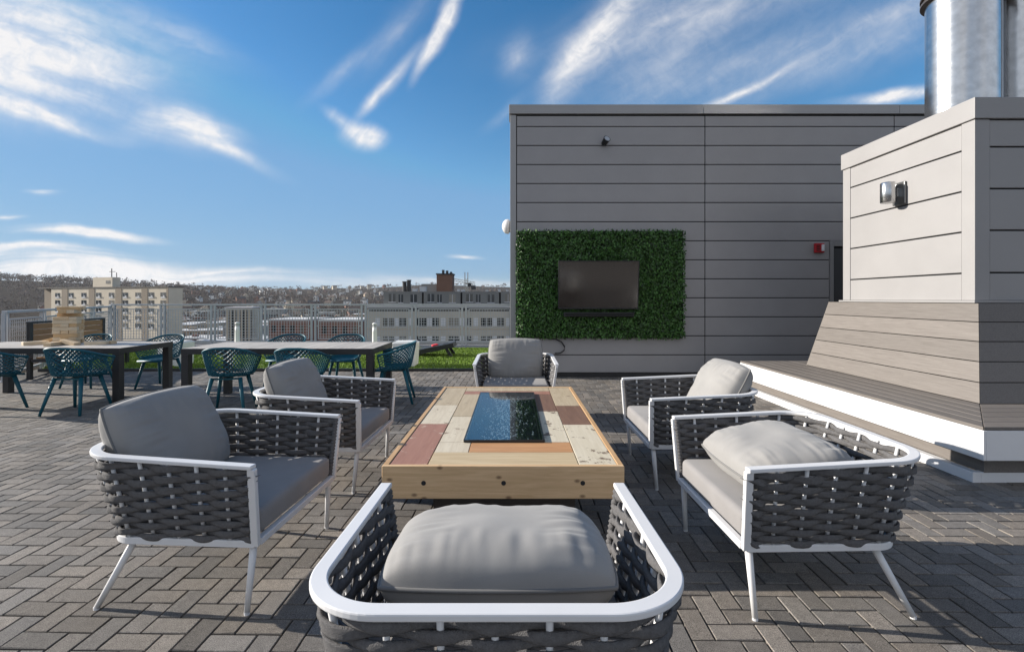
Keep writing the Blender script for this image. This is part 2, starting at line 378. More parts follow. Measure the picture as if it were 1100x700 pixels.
# ------------------------------------------------------------------ far ground and hills
GZ = -24.0
def terrain(x, y):
    d = math.hypot(x, y)
    t = min(1, max(0, (d-420)/1500)); t = t*t*(3-2*t)
    h = GZ + t*58
    n = noise.fractal(V((x*.0021, y*.0021, 1.7)), 1.0, 2.0, 4)
    h += t*n*16
    # wooded bluff on the left
    gx, gy = (x+980)/430, (y-800)/330
    h += 18*math.exp(-(gx*gx+gy*gy))
    gx, gy = (x+330)/620, (y-2100)/420
    h += 16*math.exp(-(gx*gx+gy*gy))
    if y < 0: h = GZ + (h-GZ)*.4
    return h
def build_terrain():
    mb = MB()
    rad = [0, 15, 40, 80, 130, 200, 280, 360, 430, 500, 570, 640, 710, 780, 860, 950, 1050, 1170, 1300, 1450, 1600, 1780, 1980, 2200, 2500, 2800, 3200]
    na = 220
    for r in rad[1:]:
        for k in range(na):
            a = 2*PI*k/na; x, y = r*math.cos(a), r*math.sin(a)
            z = terrain(x, y) if r <= 2500 else HCAM-10
            mb.v.append((x, y, z))
    c = len(mb.v); mb.v.append((0, 0, GZ))
    for k in range(na): mb.f.append((c, k, (k+1) % na))
    for i in range(len(rad)-2):
        for k in range(na):
            l = (k+1) % na
            mb.f.append((i*na+k, (i+1)*na+k, (i+1)*na+l, i*na+l))
    m, nt, b = newmat('far_ground'); N, L = nt.nodes, nt.links
    tc = N.new('ShaderNodeTexCoord'); n1 = N.new('ShaderNodeTexNoise'); n1.inputs['Scale'].default_value = .012; n1.inputs['Detail'].default_value = 8
    L.new(tc.outputs['Object'], n1.inputs['Vector'])
    rp = N.new('ShaderNodeValToRGB'); e = rp.color_ramp.elements
    e[0].position = .38; e[0].color = (.035, .03, .022, 1); e[1].position = .64; e[1].color = (.10, .09, .08, 1)
    x = rp.color_ramp.elements.new(.5); x.color = (.052, .045, .036, 1)
    L.new(n1.outputs[0], rp.inputs[0])
    sx = N.new('ShaderNodeSeparateXYZ'); L.new(tc.outputs['Object'], sx.inputs[0])
    hr = N.new('ShaderNodeMapRange'); hr.inputs[1].default_value = GZ+4; hr.inputs[2].default_value = GZ+14; L.new(sx.outputs[2], hr.inputs[0])
    wx = N.new('ShaderNodeMix'); wx.data_type = 'RGBA'; L.new(hr.outputs[0], wx.inputs['Factor']); L.new(rp.outputs[0], wx.inputs['A']); wx.inputs['B'].default_value = (.040, .033, .028, 1)
    L.new(wx.outputs['Result'], b.inputs['Base Color']); b.inputs['Specular IOR Level'].default_value = 0; b.inputs['Roughness'].default_value = .95
    tag(mb.build('ground', m, smooth=True), kind='structure')
build_terrain()

# ------------------------------------------------------------------ roof deck: slab, pavers, turf
Y_RAIL, X_CORNER = 14.0, -11.6
WALL_Y = 8.65
outline = [(-9.8, -14), (14, -14), (14, 14.35), (X_CORNER-.2, 14.35), (-8.85, 8.1), (-9.8, 5)]
mb = MB(); mb.prism(outline, GZ-.5, -.03)
tag(mb.build('roof_deck', mat('roof_slab', (.16, .15, .14), .85)), kind='structure')
mb = MB(); mb.prism([(-9.75, -13.9), (13.9, -13.9), (13.9, 14.3), (X_CORNER-.15, 14.3), (-8.8, 8.1), (-9.75, 5)], -.029, -.012)
tag(mb.build('paving_bed', M_joint), kind='structure')
def pavers():
    W = .100; g = .0038; b = .0025; mb = MB(); rot = Matrix.Rotation(R(-1.0), 4, 'Z')
    def inside(x, y):
        if y > 9.36 or y < -4 or x > 8.4: return False
        if x < -9.5: return False
        if y > 5 and x < -8.75-.0: return False
        return True
    rnd = random.Random(5)
    for ix in range(-100, 89):
        for iy in range(-42, 97):
            t = (ix-iy) % 4
            if t == 0: x0, y0, x1, y1 = ix*W, iy*W, (ix+2)*W, (iy+1)*W
            elif t == 2: x0, y0, x1, y1 = ix*W, (iy-1)*W, (ix+1)*W, (iy+1)*W
            else: continue
            if not inside((x0+x1)/2, (y0+y1)/2): continue
            x0 += g; y0 += g; x1 -= g; y1 -= g
            dz = rnd.uniform(-.0012, .0012); tx = rnd.uniform(-.0012, .0012); ty = rnd.uniform(-.0012, .0012)
            vs = [(x0,y0,-.014),(x1,y0,-.014),(x1,y1,-.014),(x0,y1,-.014),
                  (x0,y0,-b+dz),(x1,y0,-b+dz),(x1,y1,-b+dz),(x0,y1,-b+dz),
                  (x0+b,y0+b,dz-tx-ty),(x1-b,y0+b,dz+tx-ty),(x1-b,y1-b,dz+tx+ty),(x0+b,y1-b,dz-tx+ty)]
            fs = [(8,9,10,11)]+[(i,(i+1)%4,4+(i+1)%4,4+i) for i in range(4)]+[(4+i,4+(i+1)%4,8+(i+1)%4,8+i) for i in range(4)]
            mb.add(vs, fs)
    o = mb.build('paving', M_paver)
    o.rotation_euler = (0, 0, R(-1.0))
    tag(o, kind='structure')
pavers()
TF = 9.40
mb = MB(); mb.prism([(-9.2, TF), (-.1, TF), (-.1, 13.4), (-11.0, 13.4)], -.012, .045)
tag(mb.build('turf_base', mat('turf_backing', (.11, .17, .03), .95, var=.3, scale=6)), kind='structure')
mb = MB(); mb.box(-9.2, -.1, TF-.05, TF-.003, -.011, .05)
tag(mb.build('turf_edging', M_black), kind='structure')
def turf():
    mb = MB(); rnd = random.Random(8)
    for i in range(42000):
        y = TF+.02+rnd.random()*3.9; x = rnd.uniform(-9.2-(y-TF)*.42, -.12)
        a = rnd.uniform(0, 2*PI); h = rnd.uniform(.02, .045); w = rnd.uniform(.008, .018); l = rnd.uniform(-.02, .02)
        c, s_ = math.cos(a)*w, math.sin(a)*w
        mb.add([(x-c, y-s_, .044), (x+c, y+s_, .044), (x+l, y+l*.6, .044+h)], [(0, 1, 2)])
    tag(mb.build('turf', M_turf), 'bright green artificial grass strip before the railing', 'turf', kind='stuff')
turf()
mb = MB(); mb.box(X_CORNER, -.1, 13.42, 14.25, -.012, .06)
tag(mb.build('roof_kerb', mat('kerb_concrete', (.2, .2, .2), .8)), kind='structure')

# ------------------------------------------------------------------ the clad building with the screen wall
def building():
    b = thing('rooftop_building', (0, WALL_Y, 0), 'tall grey metal clad rooftop building with flat coping behind the seats', 'building')
    x0, x1, zt = -.05, 13.0, 4.867
    bk = MB(); bk.box(x0+.012, x1, .03, 5, 0, zt-.03); bk.build('backing', M_dark, b)
    s = WALL_Y/FPX
    zs = [HCAM-(y-321)*s for y in (124.4, 136, 156.4, 176.8, 197.2, 217.6, 238.2, 258.6, 279, 299.4, 319.8, 340.2, 360.6, 381, 400.2)]
    xs = [x0+.115, (757.3-551)*s, (960.7-551)*s, 10.2, x1]
    dx0, dx1, dz1 = (892-551)*s, (892-551)*s+1.1, HCAM+(321-258.5)*s
    cl = MB(); g = .0075
    for i in range(len(zs)-1):
        for j in range(len(xs)-1):
            a, c, t, u = xs[j]+g, xs[j+1]-g, zs[i]-g, zs[i+1]+g
            if j == 1 and u < dz1:
                if c > dx1+.03: cl.box(dx1+.02, c, 0, .025, u, t)
                c = dx0-.02
            if c > a: cl.box(a, c, 0, .025, u, t)
    cl.build('cladding', M_clad, b, bevel=.004)
    tr = MB(); tr.box(x0, x0+.108, -.006, .026, .02, zt-.18); tr.box(x0-.001, x0+.012, .027, 5, .02, zt-.18); tr.build('corner_trim', M_cladtrim, b, bevel=.004)
    cp = MB()
    for a, c in ((x0-.02, 3.4), (3.405, 6.9), (6.905, x1)): cp.box(a, c, -.03, .4, zt-.165, zt)
    cp.build('coping', M_cladtrim, b, bevel=.005)
    d = MB(); d.box(dx0+.06, dx1-.06, .012, .03, .02, dz1-.14); do = d.build('door', mat('dark_grey_door', (.05, .052, .056), .4, var=.05), b)
    h = MB(); h.tube([(dx0+.14, 0, 1.02), (dx0+.14, -.05, 1.02), (dx0+.26, -.05, 1.02)], .011); h.build('handle', M_steel, do)
    f = MB(); f.box(dx0-.012, dx0+.055, -.012, .03, .02, dz1); f.box(dx1-.055, dx1+.012, -.012, .03, .02, dz1); f.box(dx0+.056, dx1-.056, -.012, .03, dz1-.10, dz1)
    f.build('door_frame', M_cladtrim, b, bevel=.004)
    bs = MB(); bs.box(x0, x1, .015, .03, 0, .08); bs.build('base_strip', M_black, b)  # shade of the gap below the cladding, coloured in as a black strip
    # things on the wall
    p = at(543.5, 243, 9.1)
    t = thing('satellite_dome', (x0, 9.15, p.z), 'white round dome fixed to the side edge of the grey building', 'dome')
    d = MB(); d.lathe([(.02, 0), (.135, .0), (.14, .03), (.13, .075), (.09, .115), (.03, .135), (.005, .137)], 24, Matrix.Rotation(-PI/2, 4, 'Y') @ Matrix.Translation((0, 0, .02)))
    d.build('dome_cover', M_white, t, smooth=True)
    d = MB(); d.lathe([(.11, 0), (.11, .02)], 20, Matrix.Rotation(-PI/2, 4, 'Y')); d.build('back_plate', M_galv, t)
    p = at(649, 154, WALL_Y)
    t = thing('floodlight', (p.x, WALL_Y, p.z), 'small black floodlight high on the grey wall above the screen', 'floodlight')
    d = MB(); d.lathe([(.05, 0), (.05, .03)], 16, Matrix.Rotation(PI/2, 4, 'X')); d.tube([(0, -.02, 0), (0, -.08, .01), (.0, -.10, -.01)], .014); d.build('bracket', M_black, t)
    M2 = Matrix.Translation((.0, -.10, -.0)) @ Matrix.Rotation(R(60), 4, 'X') @ Matrix.Rotation(R(20), 4, 'Y')
    d = MB(); d.lathe([(.035, -.05), (.05, -.03), (.06, .05), (.064, .07)], 18, M2); d.build('lamp_head', M_black, t, smooth=False)
    d = MB(); d.lathe([(.055, .068), (.05, .074)], 18, M2); d.build('lens', M_galv, t)
    p = at(879, 266.5, WALL_Y)
    t = thing('fire_alarm', (p.x, WALL_Y, p.z), 'red fire alarm strobe with white lens on the grey wall beside the door', 'fire alarm')
    d = MB(); d.box(-.085, .085, -.05, 0, -.085, .085); d.build('housing', M_red, t, bevel=.012)
    d = MB(); d.box(.02, .065, -.085, -.052, -.06, .06); d.build('strobe_lens', M_white, t, bevel=.01)
    d = MB()
    for i in range(4): d.box(-.06, -.005, -.054, -.051, -.055+i*.03, -.04+i*.03)
    d.build('grille', M_dark, t)
    c = MB(); q = [at(x, y, WALL_Y-.04) for x, y in ((590, 364), (597, 364), (603, 367), (606.5, 372), (606, 376), (602, 379), (596, 379.5))]
    c.tube(q, .012, 8); tag(c.build('power_cable', M_black, smooth=True), 'black power cable looping out below the leafy panel', 'cable')
building()

# ------------------------------------------------------------------ leafy panel and screen
def green_wall():
    s = (WALL_Y-.06)/FPX
    x0, x1 = (556-551)*s, (734-551)*s; z0, z1 = HCAM-(363-321)*s, HCAM+(321-248)*s
    t = thing('hedge_panel', ((x0+x1)/2, WALL_Y, z0), 'dark green artificial boxwood hedge panel mounted on the grey wall', 'hedge panel')
    w, h = (x1-x0)/2, z1-z0
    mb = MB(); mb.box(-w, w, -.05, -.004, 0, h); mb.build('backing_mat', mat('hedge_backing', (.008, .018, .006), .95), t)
    mb = MB(); rnd = random.Random(3)
    for i in range(30000):
        x = rnd.uniform(-w, w); z = rnd.uniform(0, h); y = -.05-abs(rnd.gauss(.03, .02))
        e = noise.noise(V((x*9, z*9, 0)))*.03
        edge = min(w-abs(x), z, h-z)
        if edge < .03: x += (1 if x > 0 else -1)*rnd.uniform(0, .035) if w-abs(x) < .03 else 0; z += rnd.uniform(-.03, .03)
        L = rnd.uniform(.016, .03); W = L*.55
        q = Euler((rnd.uniform(-1.1, 1.1), rnd.uniform(0, 6.28), rnd.uniform(-1.1, 1.1))).to_matrix()
        c = V((x, y-e, z))
        mb.add([c+q@V((-L, 0, 0)), c+q@V((0, -.003, -W)), c+q@V((L, 0, 0)), c+q@V((0, -.003, W))], [(0, 1, 2, 3)])
    m = mat('boxwood_leaf', (.045, .115, .022), .45, var=.2, island=.75, spec=.5)
    mb.build('foliage', m, t)
green_wall()
def tv():
    s = (WALL_Y-.25)/FPX
    c = V(((643-551)*s, WALL_Y-.25, HCAM+(321-306)*s))
    t = thing('television', c, 'wide flat black television on the leafy green wall panel', 'television')
    t.rotation_euler = (R(7), 0, 0)
    w, h = 86.5*s/2, 52*s/2
    f = MB(); f.box(-w, w, .008, .05, -h, h); f.box(-w*.6, w*.6, .05, .08, -h*.6, h*.6); f.build('casing', M_black, t, bevel=.006)
    f = MB(); g = .014
    f.box(-w, w, -.004, .008, h-g, h); f.box(-w, w, -.004, .008, -h, -h+g*1.6)
    f.box(-w, -w+g, -.004, .008, -h+g*1.6, h-g); f.box(w-g, w, -.004, .008, -h+g*1.6, h-g); f.build('bezel', M_black, t)
    f = MB(); f.box(-w+g, w-g, .0, .007, -h+g*1.6, h-g); ms = mat('dark_screen', (.022, .014, .009), .14, var=.05, spec=1.0); ms.node_tree.nodes['Principled BSDF'].inputs['IOR'].default_value = 1.75; f.build('screen', ms, t)
    f = MB(); f.box(-.25, .25, .08, .11, -.2, .2); f.bar((0, .10, 0), (0, .2, .02), .12, .12); f.build('wall_bracket', M_black, t)
    b = thing('underbar', (c.x+.02, WALL_Y-.13, c.z-h-.09), 'slim black bar on the leafy panel under the television', 'underbar')  # slim black bar just below the screen
    f = MB(); f.box(-.62, .62, -.05, .05, -.045, .035); f.build('bar_body', M_black, b, bevel=.012)
    f = MB(); f.box(-.6, .6, -.0535, -.051, -.03, .022); f.build('front_inset', mat('black_cloth', (.012, .012, .012), .9), b)
tv()

# ------------------------------------------------------------------ chimney enclosure, flues, bench
def chimney():
    X, Y0, Y1, ZT, ZB = 4.56, 4.77, 6.67, 3.385, 1.385
    XR = 8.2
    t = thing('chimney_enclosure', (X, Y0, 0), 'pale warm grey panelled chimney enclosure rising from the wooden bench', 'chimney')
    bk = MB(); bk.box(.03, XR-X, .03, Y1-Y0-.03, .9, ZT-.02); bk.build('backing', M_dark, t)
    zs = [ZT-.215, 2.90, 2.488, 2.077, 1.659, ZB]; g = .008
    p = MB()
    for i in range(5): p.box(0, .028, .135+g, Y1-Y0-.135-g, zs[i+1]+(g if i < 4 else 0), zs[i]-g)
    for i in range(5): p.box(.14+g, XR-X, 0, .028, zs[i+1]+(g if i < 4 else 0), zs[i]-g)
    p.build('cladding', M_cream, t, bevel=.004)
    c = MB(); c.prism([(-.004, -.004), (.145, -.004), (.145, .029), (.029, .029), (.029, .138), (-.004, .138)], ZB, ZT-.216)
    c.build('corner_trim', M_cream, t, bevel=.004)
    c = MB(); c.box(-.004, .03, Y1-Y0-.138, Y1-Y0, ZB, ZT-.216); c.build('end_trim', M_cream, t, bevel=.004)
    c = MB(); c.box(-.02, XR-X, -.02, Y1-Y0+.02, ZT-.21, ZT); c.build('coping', M_cream, t, bevel=.006)
    c = MB(); c.box(-.05, XR-X, -.05, Y1-Y0+.02, ZB-.024, ZB-.002); c.build('base_strip', M_cream, t, bevel=.003)
    # wall lamp
    l = thing('wall_sconce', (X, 5.68, 2.645), 'brushed silver half round wall sconce on the chimney side', 'wall lamp')
    a = MB(); a.box(-.03, -.004, -.09, .09, -.14, .12); a.build('back_plate', mat('sconce_plate', (.2, .2, .2), .35, .8), l, bevel=.006)
    a = MB(); a.box(-.07, -.03, -.03, .03, -.05, .05); a.build('arm', M_steel, l)
    a = MB(); pr = [(.005, -.118), (.072, -.118), (.078, -.11), (.078, .11), (.072, .118), (.005, .118)]
    a.lathe(pr, 28, Matrix.Translation((-.15, 0, .0))); a.build('shade', M_steel, l, smooth=False, bevel=0)
    for f in l.children[-1].data.polygons:
        if abs(f.normal.z) < .5: f.use_smooth = True
    # flues
    def flue(x, y, r, label, seamang):
        q = thing('flue_pipe', (x, y, ZT-.005), label, 'flue', group='steel flues on the chimney top')
        a = MB(); n = 64; prof = [(r, 0), (r, 1.42), (r, 1.6), (r, 3.2)]
        a.lathe(prof, n, caps=False); o = a.build('pipe', M_steel, q, smooth=True)
        for f in o.data.polygons:
            if abs(f.normal.z) > .5: f.use_smooth = False
        a = MB(); a.lathe([(r+.002, 1.50), (r+.045, 1.505), (r+.045, 1.53), (r+.02, 1.535), (r+.02, 1.575), (r+.045, 1.58), (r+.045, 1.605), (r+.002, 1.61)], n)
        a.build('flange', mat('dull_steel_band', (.16, .13, .11), .4, .8), q)
        a = MB(); a.bar((r*math.cos(seamang), r*math.sin(seamang), 0), (r*math.cos(seamang), r*math.sin(seamang), 3.2), .03, .012, up=V((math.cos(seamang), math.sin(seamang), 0)))
        a.build('seam', M_galv, q)
        return q
    flue(5.228, 5.62, .336, 'wide stainless steel flue pipe with dark flange, nearest the wall lamp side', R(-60))
    flue(6.05, 5.75, .336, 'stainless steel flue pipe to the right, cut off by the picture edge', R(200))
chimney()

def bench():
    t = thing('deck_bench', (0, 0, 0), 'long wrap-around bench of grey brown deck boards with white fascia and sloped back', 'bench')
    XF, YN, YFAR, HS = 3.476, 3.568, 7.395, .454         # seat front corner, near end, far end
    XB, YB = 4.21, 4.357                                   # foot of the back
    XT, YT, HT = 4.53, 4.70, 1.36
    XR, YFB = 8.2, 6.92
    g = .004
    seat = MB(); nb = 5; k = [(i/nb) for i in range(nb+1)]
    # boards mitred round the near corner
    for i in range(nb):
        xa, xb = XF+(XB-XF)*k[i]+g, XF+(XB-XF)*k[i+1]-g
        ya, yb = YN+(YB-YN)*k[i]+g, YN+(YB-YN)*k[i+1]-g
        seat.prism([(xa, ya+.003), (xb, yb+.003), (xb, YFAR), (xa, YFAR)], HS-.025, HS)
        seat.prism([(xa+.003, ya), (XR, ya), (XR, yb), (xb+.003, yb)], HS-.025, HS)
    seat.box(XB+.01, XR, YFB+.01, YFAR, HS-.025, HS)
    seat.build('seat_boards', M_deck, t, bevel=.003)
    back = MB(); nb = 5
    def lp(i): 
        f = i/nb; return XB+(XT-XB)*f, YB+(YT-YB)*f, HS+(HT-HS)*f
    for i in range(nb):
        f0, f1 = i+.022, i+1-.022
        x0, y0, z0 = lp(f0); x1, y1, z1 = lp(f1)
        n = .02
        back.hexa([(x0, y0+.002, z0), (x0+n, y0+n+.002, z0-n*.3), (x0+n, YFB, z0-n*.3), (x0, YFB, z0)], [(x1, y1+.002, z1), (x1+n, y1+n+.002, z1-n*.3), (x1+n, YFB, z1-n*.3), (x1, YFB, z1)])
        back.hexa([(x0+.002, y0, z0), (XR, y0, z0), (XR, y0+n, z0-n*.3), (x0+n+.002, y0+n, z0-n*.3)], [(x1+.002, y1, z1), (XR, y1, z1), (XR, y1+n, z1-n*.3), (x1+n+.002, y1+n, z1-n*.3)])
    back.build('backrest_boards', M_deck, t)
    core = MB(); core.hexa([(XB+.04, YB+.04, .1), (XR, YB+.04, .1), (XR, YFB-.01, .1), (XB+.04, YFB-.01, .1)], [(XT+.035, YT+.035, HT), (XR, YT+.035, HT), (XR, YFB-.01, HT), (XT+.035, YFB-.01, HT)])
    core.box(XF+.2, XR-.02, YN+.2, YFAR-.05, .05, HS-.03)
    core.build('frame', M_dark, t)
    endp = MB(); endp.hexa([(XB, YFB, HS), (XR, YFB, HS), (XR, YFB+.01, HS), (XB, YFB+.01, HS)], [(XT, YFB, HT), (XR, YFB, HT), (XR, YFB+.01, HT), (XT, YFB+.01, HT)])
    endp.build('end_panel', M_deck, t)
    fa = MB()
    for (a, b_) in (((XF, YN), (XF+.02, YFAR)), ((XF+.021, YN), (XR, YN+.02))):
        fa.box(a[0], b_[0], a[1], b_[1], .205, HS-.027)
    fa.build('fascia', M_white, t, bevel=.003)
    sk = MB(); sk.box(XF+.12, XF+.14, YN+.14, YFAR, .075, .204); sk.box(XF+.12, XR, YN+.12, YN+.139, .075, .204)
    sk.build('skirt', M_deck, t)
    pl = MB(); pl.box(XF+.035, XF+.10, YN+.12, YFAR, -.004, .078); pl.box(XF+.1, XR, YN+.12, YN+.17, -.004, .0775)
    pl.build('plinth', M_white, t, bevel=.003)
bench()

# ------------------------------------------------------------------ lounge chairs
def u_path(wf, wr, yf, yr, rad, ns=14, na=18, nb=14):
    pts = []
    for i in range(ns): 
        f = i/ns; pts.append((-(wf+(wr-wf)*f), yf+(yr+rad-yf)*f))
    for i in range(na):
        a = PI + (PI/2)*i/na
        pts.append((-wr+rad+rad*math.cos(a), yr+rad+rad*math.sin(a)))
    for i in range(nb+1):
        f = i/nb; pts.append((-wr+rad+(2*wr-2*rad)*f, yr))
    for p in pts[:ns+na][::-1]: pts.append((-p[0], p[1]))
    return pts
RAIL = u_path(.455, .45, .425, -.405, .19)
RING = u_path(.40, .395, .405, -.295, .12)
def rail_z(y): return .672+.038*(.425-y)/.83
ZRING = .315
def lounge_chair():
    t = thing('lounge_chair', (0, 0, 0), 'x', 'lounge chair', group='woven rope lounge chairs around the fire table')
    rail = [V((x, y, rail_z(y))) for x, y in RAIL]
    ring = [V((x, y, ZRING)) for x, y in RING]
    mb = MB(); mb.tube(rail, 0, 4, sq=(.0215, .009)); mb.build('top_rail', M_white, t, bevel=.004)
    mb = MB(); mb.tube(ring, 0, 4, sq=(.016, .016)); mb.bar(ring[0]+V((.016, 0, 0)), ring[-1]-V((.016, 0, 0)), .032, .032)
    for y in (-.1, .15): mb.bar((-.385, y, ZRING-.004), (.385, y, ZRING-.004), .03, .02)
    mb.build('seat_frame', M_white, t, bevel=.004)
    for sx in (-1, 1):
        mb = MB(); mb.bar(V((sx*.401, .404, ZRING-.01)), V((sx*.455, .418, .664)), .026, .034, up=V((0, 1, 0))); mb.build('arm_post', M_white, t, bevel=.004)
    for sx in (-1, 1):
        for fr in (0, 1):
            mb = MB()
            a = V((sx*.385, .385, ZRING-.01)) if fr else V((sx*.355, -.19, ZRING-.01))
            b = V((sx*.405, .365, .008)) if fr else V((sx*.405, -.335, .008))
            mb.tube([a, a.lerp(b, .5), b], [.0165, .0145, .0125], 12)
            lg = mb.build('leg', M_white, t, smooth=True)
            mb = MB(); mb.tube([b+V((0, 0, .004)), b-V((0, 0, .008))], [.0128, .0122], 12); mb.build('foot_cap', M_black if False else M_white, lg)
    # surface between ring and rail
    n = len(ring)
    def S(s, tt):
        i = min(n-2, int(s)); f = s-i
        a = ring[i].lerp(ring[i+1], f); b = rail[i].lerp(rail[i+1], f)
        p = a.lerp(b, tt)
        d = (ring[i+1]-ring[i]).lerp(rail[i+1]-rail[i], tt); nn = V((-d.y, d.x, 0))
        nn.normalize()
        return p, -nn if nn.dot(V((p.x, p.y-.0, 0))) < 0 else nn
    # arc length table at mid height
    L = [0]
    for i in range(1, n): L.append(L[-1]+(S(i-.001, .5)[0]-S(i-1, .5)[0]).length)
    tot = L[-1]
    def s_of(l):
        l = min(max(l, 0), tot-1e-6)
        for i in range(n-1):
            if L[i+1] >= l: return i+(l-L[i])/(L[i+1]-L[i]+1e-9)
        return n-1.001
    NI = 18; st = tot/NI
    mb = MB()
    for k in range(1, NI):
        s = s_of(k*st); mb.tube([S(s, -.0)[0], S(s, 1.0)[0]], .0085, 8)
    mb.build('upright_rods', M_white, t, smooth=True)
    mb = MB(); rows = 14
    rnd = random.Random(4)
    for r in range(rows):
        tt = .05+r*(.865/(rows-1)); pts = []; hs = []
        m = NI*8
        for j in range(m+1):
            l = .014+(tot-.028)*j/m; k = l/st
            s = s_of(l); p, nn = S(s, tt)
            cc = math.cos(PI*(k+r)); off = .0145*cc*(1 if .2 < k < NI-.2 else .4)
            hs.append(.0110+.0054*abs(cc)+.0012*noise.noise(V((k*1.3, r*2.1, 4)))); wob = .003*noise.noise(V((k*.8, r*3.1, 0)))
            pts.append(p+nn*off+V((0, 0, wob)))
        o_ = len(mb.v); mb.tube(pts, 0, 10, sq=(.0086, 1.0))
        for j in range(m+1):
            for q_ in range(10):
                x_, y_, z_ = mb.v[o_+j*10+q_]; mb.v[o_+j*10+q_] = (x_, y_, pts[j].z+(z_-pts[j].z)*hs[j])
    for e in (.01, tot-.01):      # rope ends wound round the front posts
        s = s_of(e); q = []
        for j in range(60):
            p, nn = S(s, .03+.94*j/59); q.append(p+V((-.018 if p.x > 0 else .018, -.02, 0))*.35+V((0, 0, 0)))
        mb.tube(q, [.016+.003*math.sin(j*1.9) for j in range(60)], 8)
    mb.build('woven_rope', M_rope, t, smooth=True)
    mb = MB(); mb.box(-.372, .372, -.25, .405, ZRING+.018, .452); mb.build('seat_cushion', M_seat, t, smooth=True, bevel=.03, seg=4)
    o = t.children[-1]
    return t
proto = lounge_chair()

def pillow_mesh(w, h, T, seed):
    N = 46; mb = MB()
    def prof(u, v):
        e = max(0, (1-abs(u)**3.6))*max(0, (1-abs(v)**3.6)); return e**.42
    def xy(u, v):
        c = 1-.055*(u*u*v*v)**1.2
        x = w/2*u*(1+.012*(1-v*v)*abs(u)**2)*c
        y = h/2*v*(1+.03*(1-u*u)*abs(v)**2)*c
        return x, y
    def surf(sg):
        def fn(a, b):
            u, v = -1+2*a, -1+2*b
            u = math.sin(u*PI/2)*.35+u*.65; v = math.sin(v*PI/2)*.35+v*.65
            x, y = xy(u, v); z = T/2*prof(u, v)
            eu, ev = abs(u), abs(v)
            # puckers running in from the seams, and a few broad dents
            k = 0
            near_v = max(0, ev-.35)*(1-ev)*4; near_u = max(0, eu-.35)*(1-eu)*4
            k += near_v*.009*(noise.noise(V((u*9+seed, v*1.4+sg*3, seed)))) + near_v*.007*noise.noise(V((u*19, v*1.5, seed+sg)))
            k -= max(0, ev-.58)*(1-ev)*9*.011*max(0, .32-abs(noise.noise(V((u*7.5+seed*3, v*.9, seed*2+sg)))))*1.4 + near_u*.012*max(0, .3-abs(noise.noise(V((u*.9, v*6.5+seed, seed+sg*2)))))*1.2
            k += near_u*.015*(noise.noise(V((u*1.4, v*8+sg*5, seed+9)))) + near_u*.009*noise.noise(V((u*1.5, v*17, seed+sg)))
            k += .012*noise.noise(V((u*1.6+seed, v*1.6, sg*2.0)))*prof(u, v)
            return V((x, y, sg*(z+k*1.2*(1 if prof(u, v) > .02 else 0))))
        return fn
    mb.grid(surf(1), N, N); mb.grid(surf(-1), N, N, flip=True)
    edge = []
    def E(u, v): return V((*xy(u, v), 0))
    for i in range(40): edge.append(E(-1+2*i/40, -1))
    for i in range(40): edge.append(E(1, -1+2*i/40))
    for i in range(40): edge.append(E(1-2*i/40, 1))
    for i in range(40): edge.append(E(-1, 1-2*i/40))
    pm = MB(); pm.tube(edge, .0062, 8, closed=True)
    return mb, pm
M_piping = fabric('pillow_piping', (.17, .167, .163))
def pillow(center, mat3, label, seed, w=.66, h=.50, T=.23):
    a, b = pillow_mesh(w, h, T, seed)
    o = a.build('back_pillow', M_pillow, smooth=True)
    s = o.modifiers.new('sub', 'SUBSURF'); s.levels = 1; s.render_levels = 1
    b.build('piping', M_piping, o, smooth=True)
    o.matrix_world = Matrix.Translation(center) @ mat3.to_4x4()
    tag(o, label, 'pillow', 'loose back pillows on the lounge chairs')
    return o
def place_pillow(chair, y, z, tilt, label, seed, x=0, roll=0, yaw=0, **kw):
    """tilt 90 = standing upright facing the chair front, 0 = lying on the seat"""
    rz = chair.rotation_euler.z
    loc = chair.location + Matrix.Rotation(rz, 3, 'Z') @ V((x, y, z))
    m = Matrix.Rotation(rz+yaw, 3, 'Z') @ Matrix.Rotation(R(-tilt), 3, 'X') @ Matrix.Rotation(R(180), 3, 'Y')@ Matrix.Rotation(R(roll), 3, 'Z')
    m = Matrix.Rotation(rz+yaw, 3, 'Z') @ Matrix.Rotation(R(180-tilt), 3, 'X') @ Matrix.Rotation(R(roll), 3, 'Z')
    return pillow(loc, m, label, seed, **kw)

CH = {}
specs = [   # key, x, y, facing angle (0 = looking away from the camera), label
    ('front', -.040, 1.47, 0, 'nearest woven lounge chair, its back to the camera, pillow lying flat'),
    ('left_near', -1.525, 2.57, R(-93), 'left woven lounge chair nearest the camera, facing the fire table sideways'),
    ('left_far', -1.50, 3.90, R(-92), 'left woven lounge chair farther back, between dining table and fire table'),
    ('back', .03, 5.75, R(180), 'woven lounge chair at the far end of the fire table below the leafy wall'),
    ('right_far', 1.42, 3.95, R(90), 'right woven lounge chair farther back, beside the white edged deck bench'),
    ('right_near', 1.415, 2.52, R(91), 'right woven lounge chair nearest the camera with a reclined pillow, side on'),
]
for i, (k, x, y, rz, lab) in enumerate(specs):
    if i == 0:
        proto.location = (x, y, 0); proto.rotation_euler = (0, 0, rz); proto['label'] = lab; CH[k] = proto
    else: CH[k] = dup(proto, (x, y, 0), rz, lab)
place_pillow(CH['front'], .035, .607, 8, 'grey pillow lying flat in the nearest chair, half shaded', 1.3)
place_pillow(CH['left_near'], -.30, .665, 64, 'grey pillow standing in the left chair nearest the camera', 2.9)
place_pillow(CH['left_far'], -.24, .66, 68, 'grey pillow standing tilted in the left chair farther back', 4.4)
place_pillow(CH['back'], -.22, .66, 74, 'grey pillow upright in the chair at the far end of the fire table', 6.1)
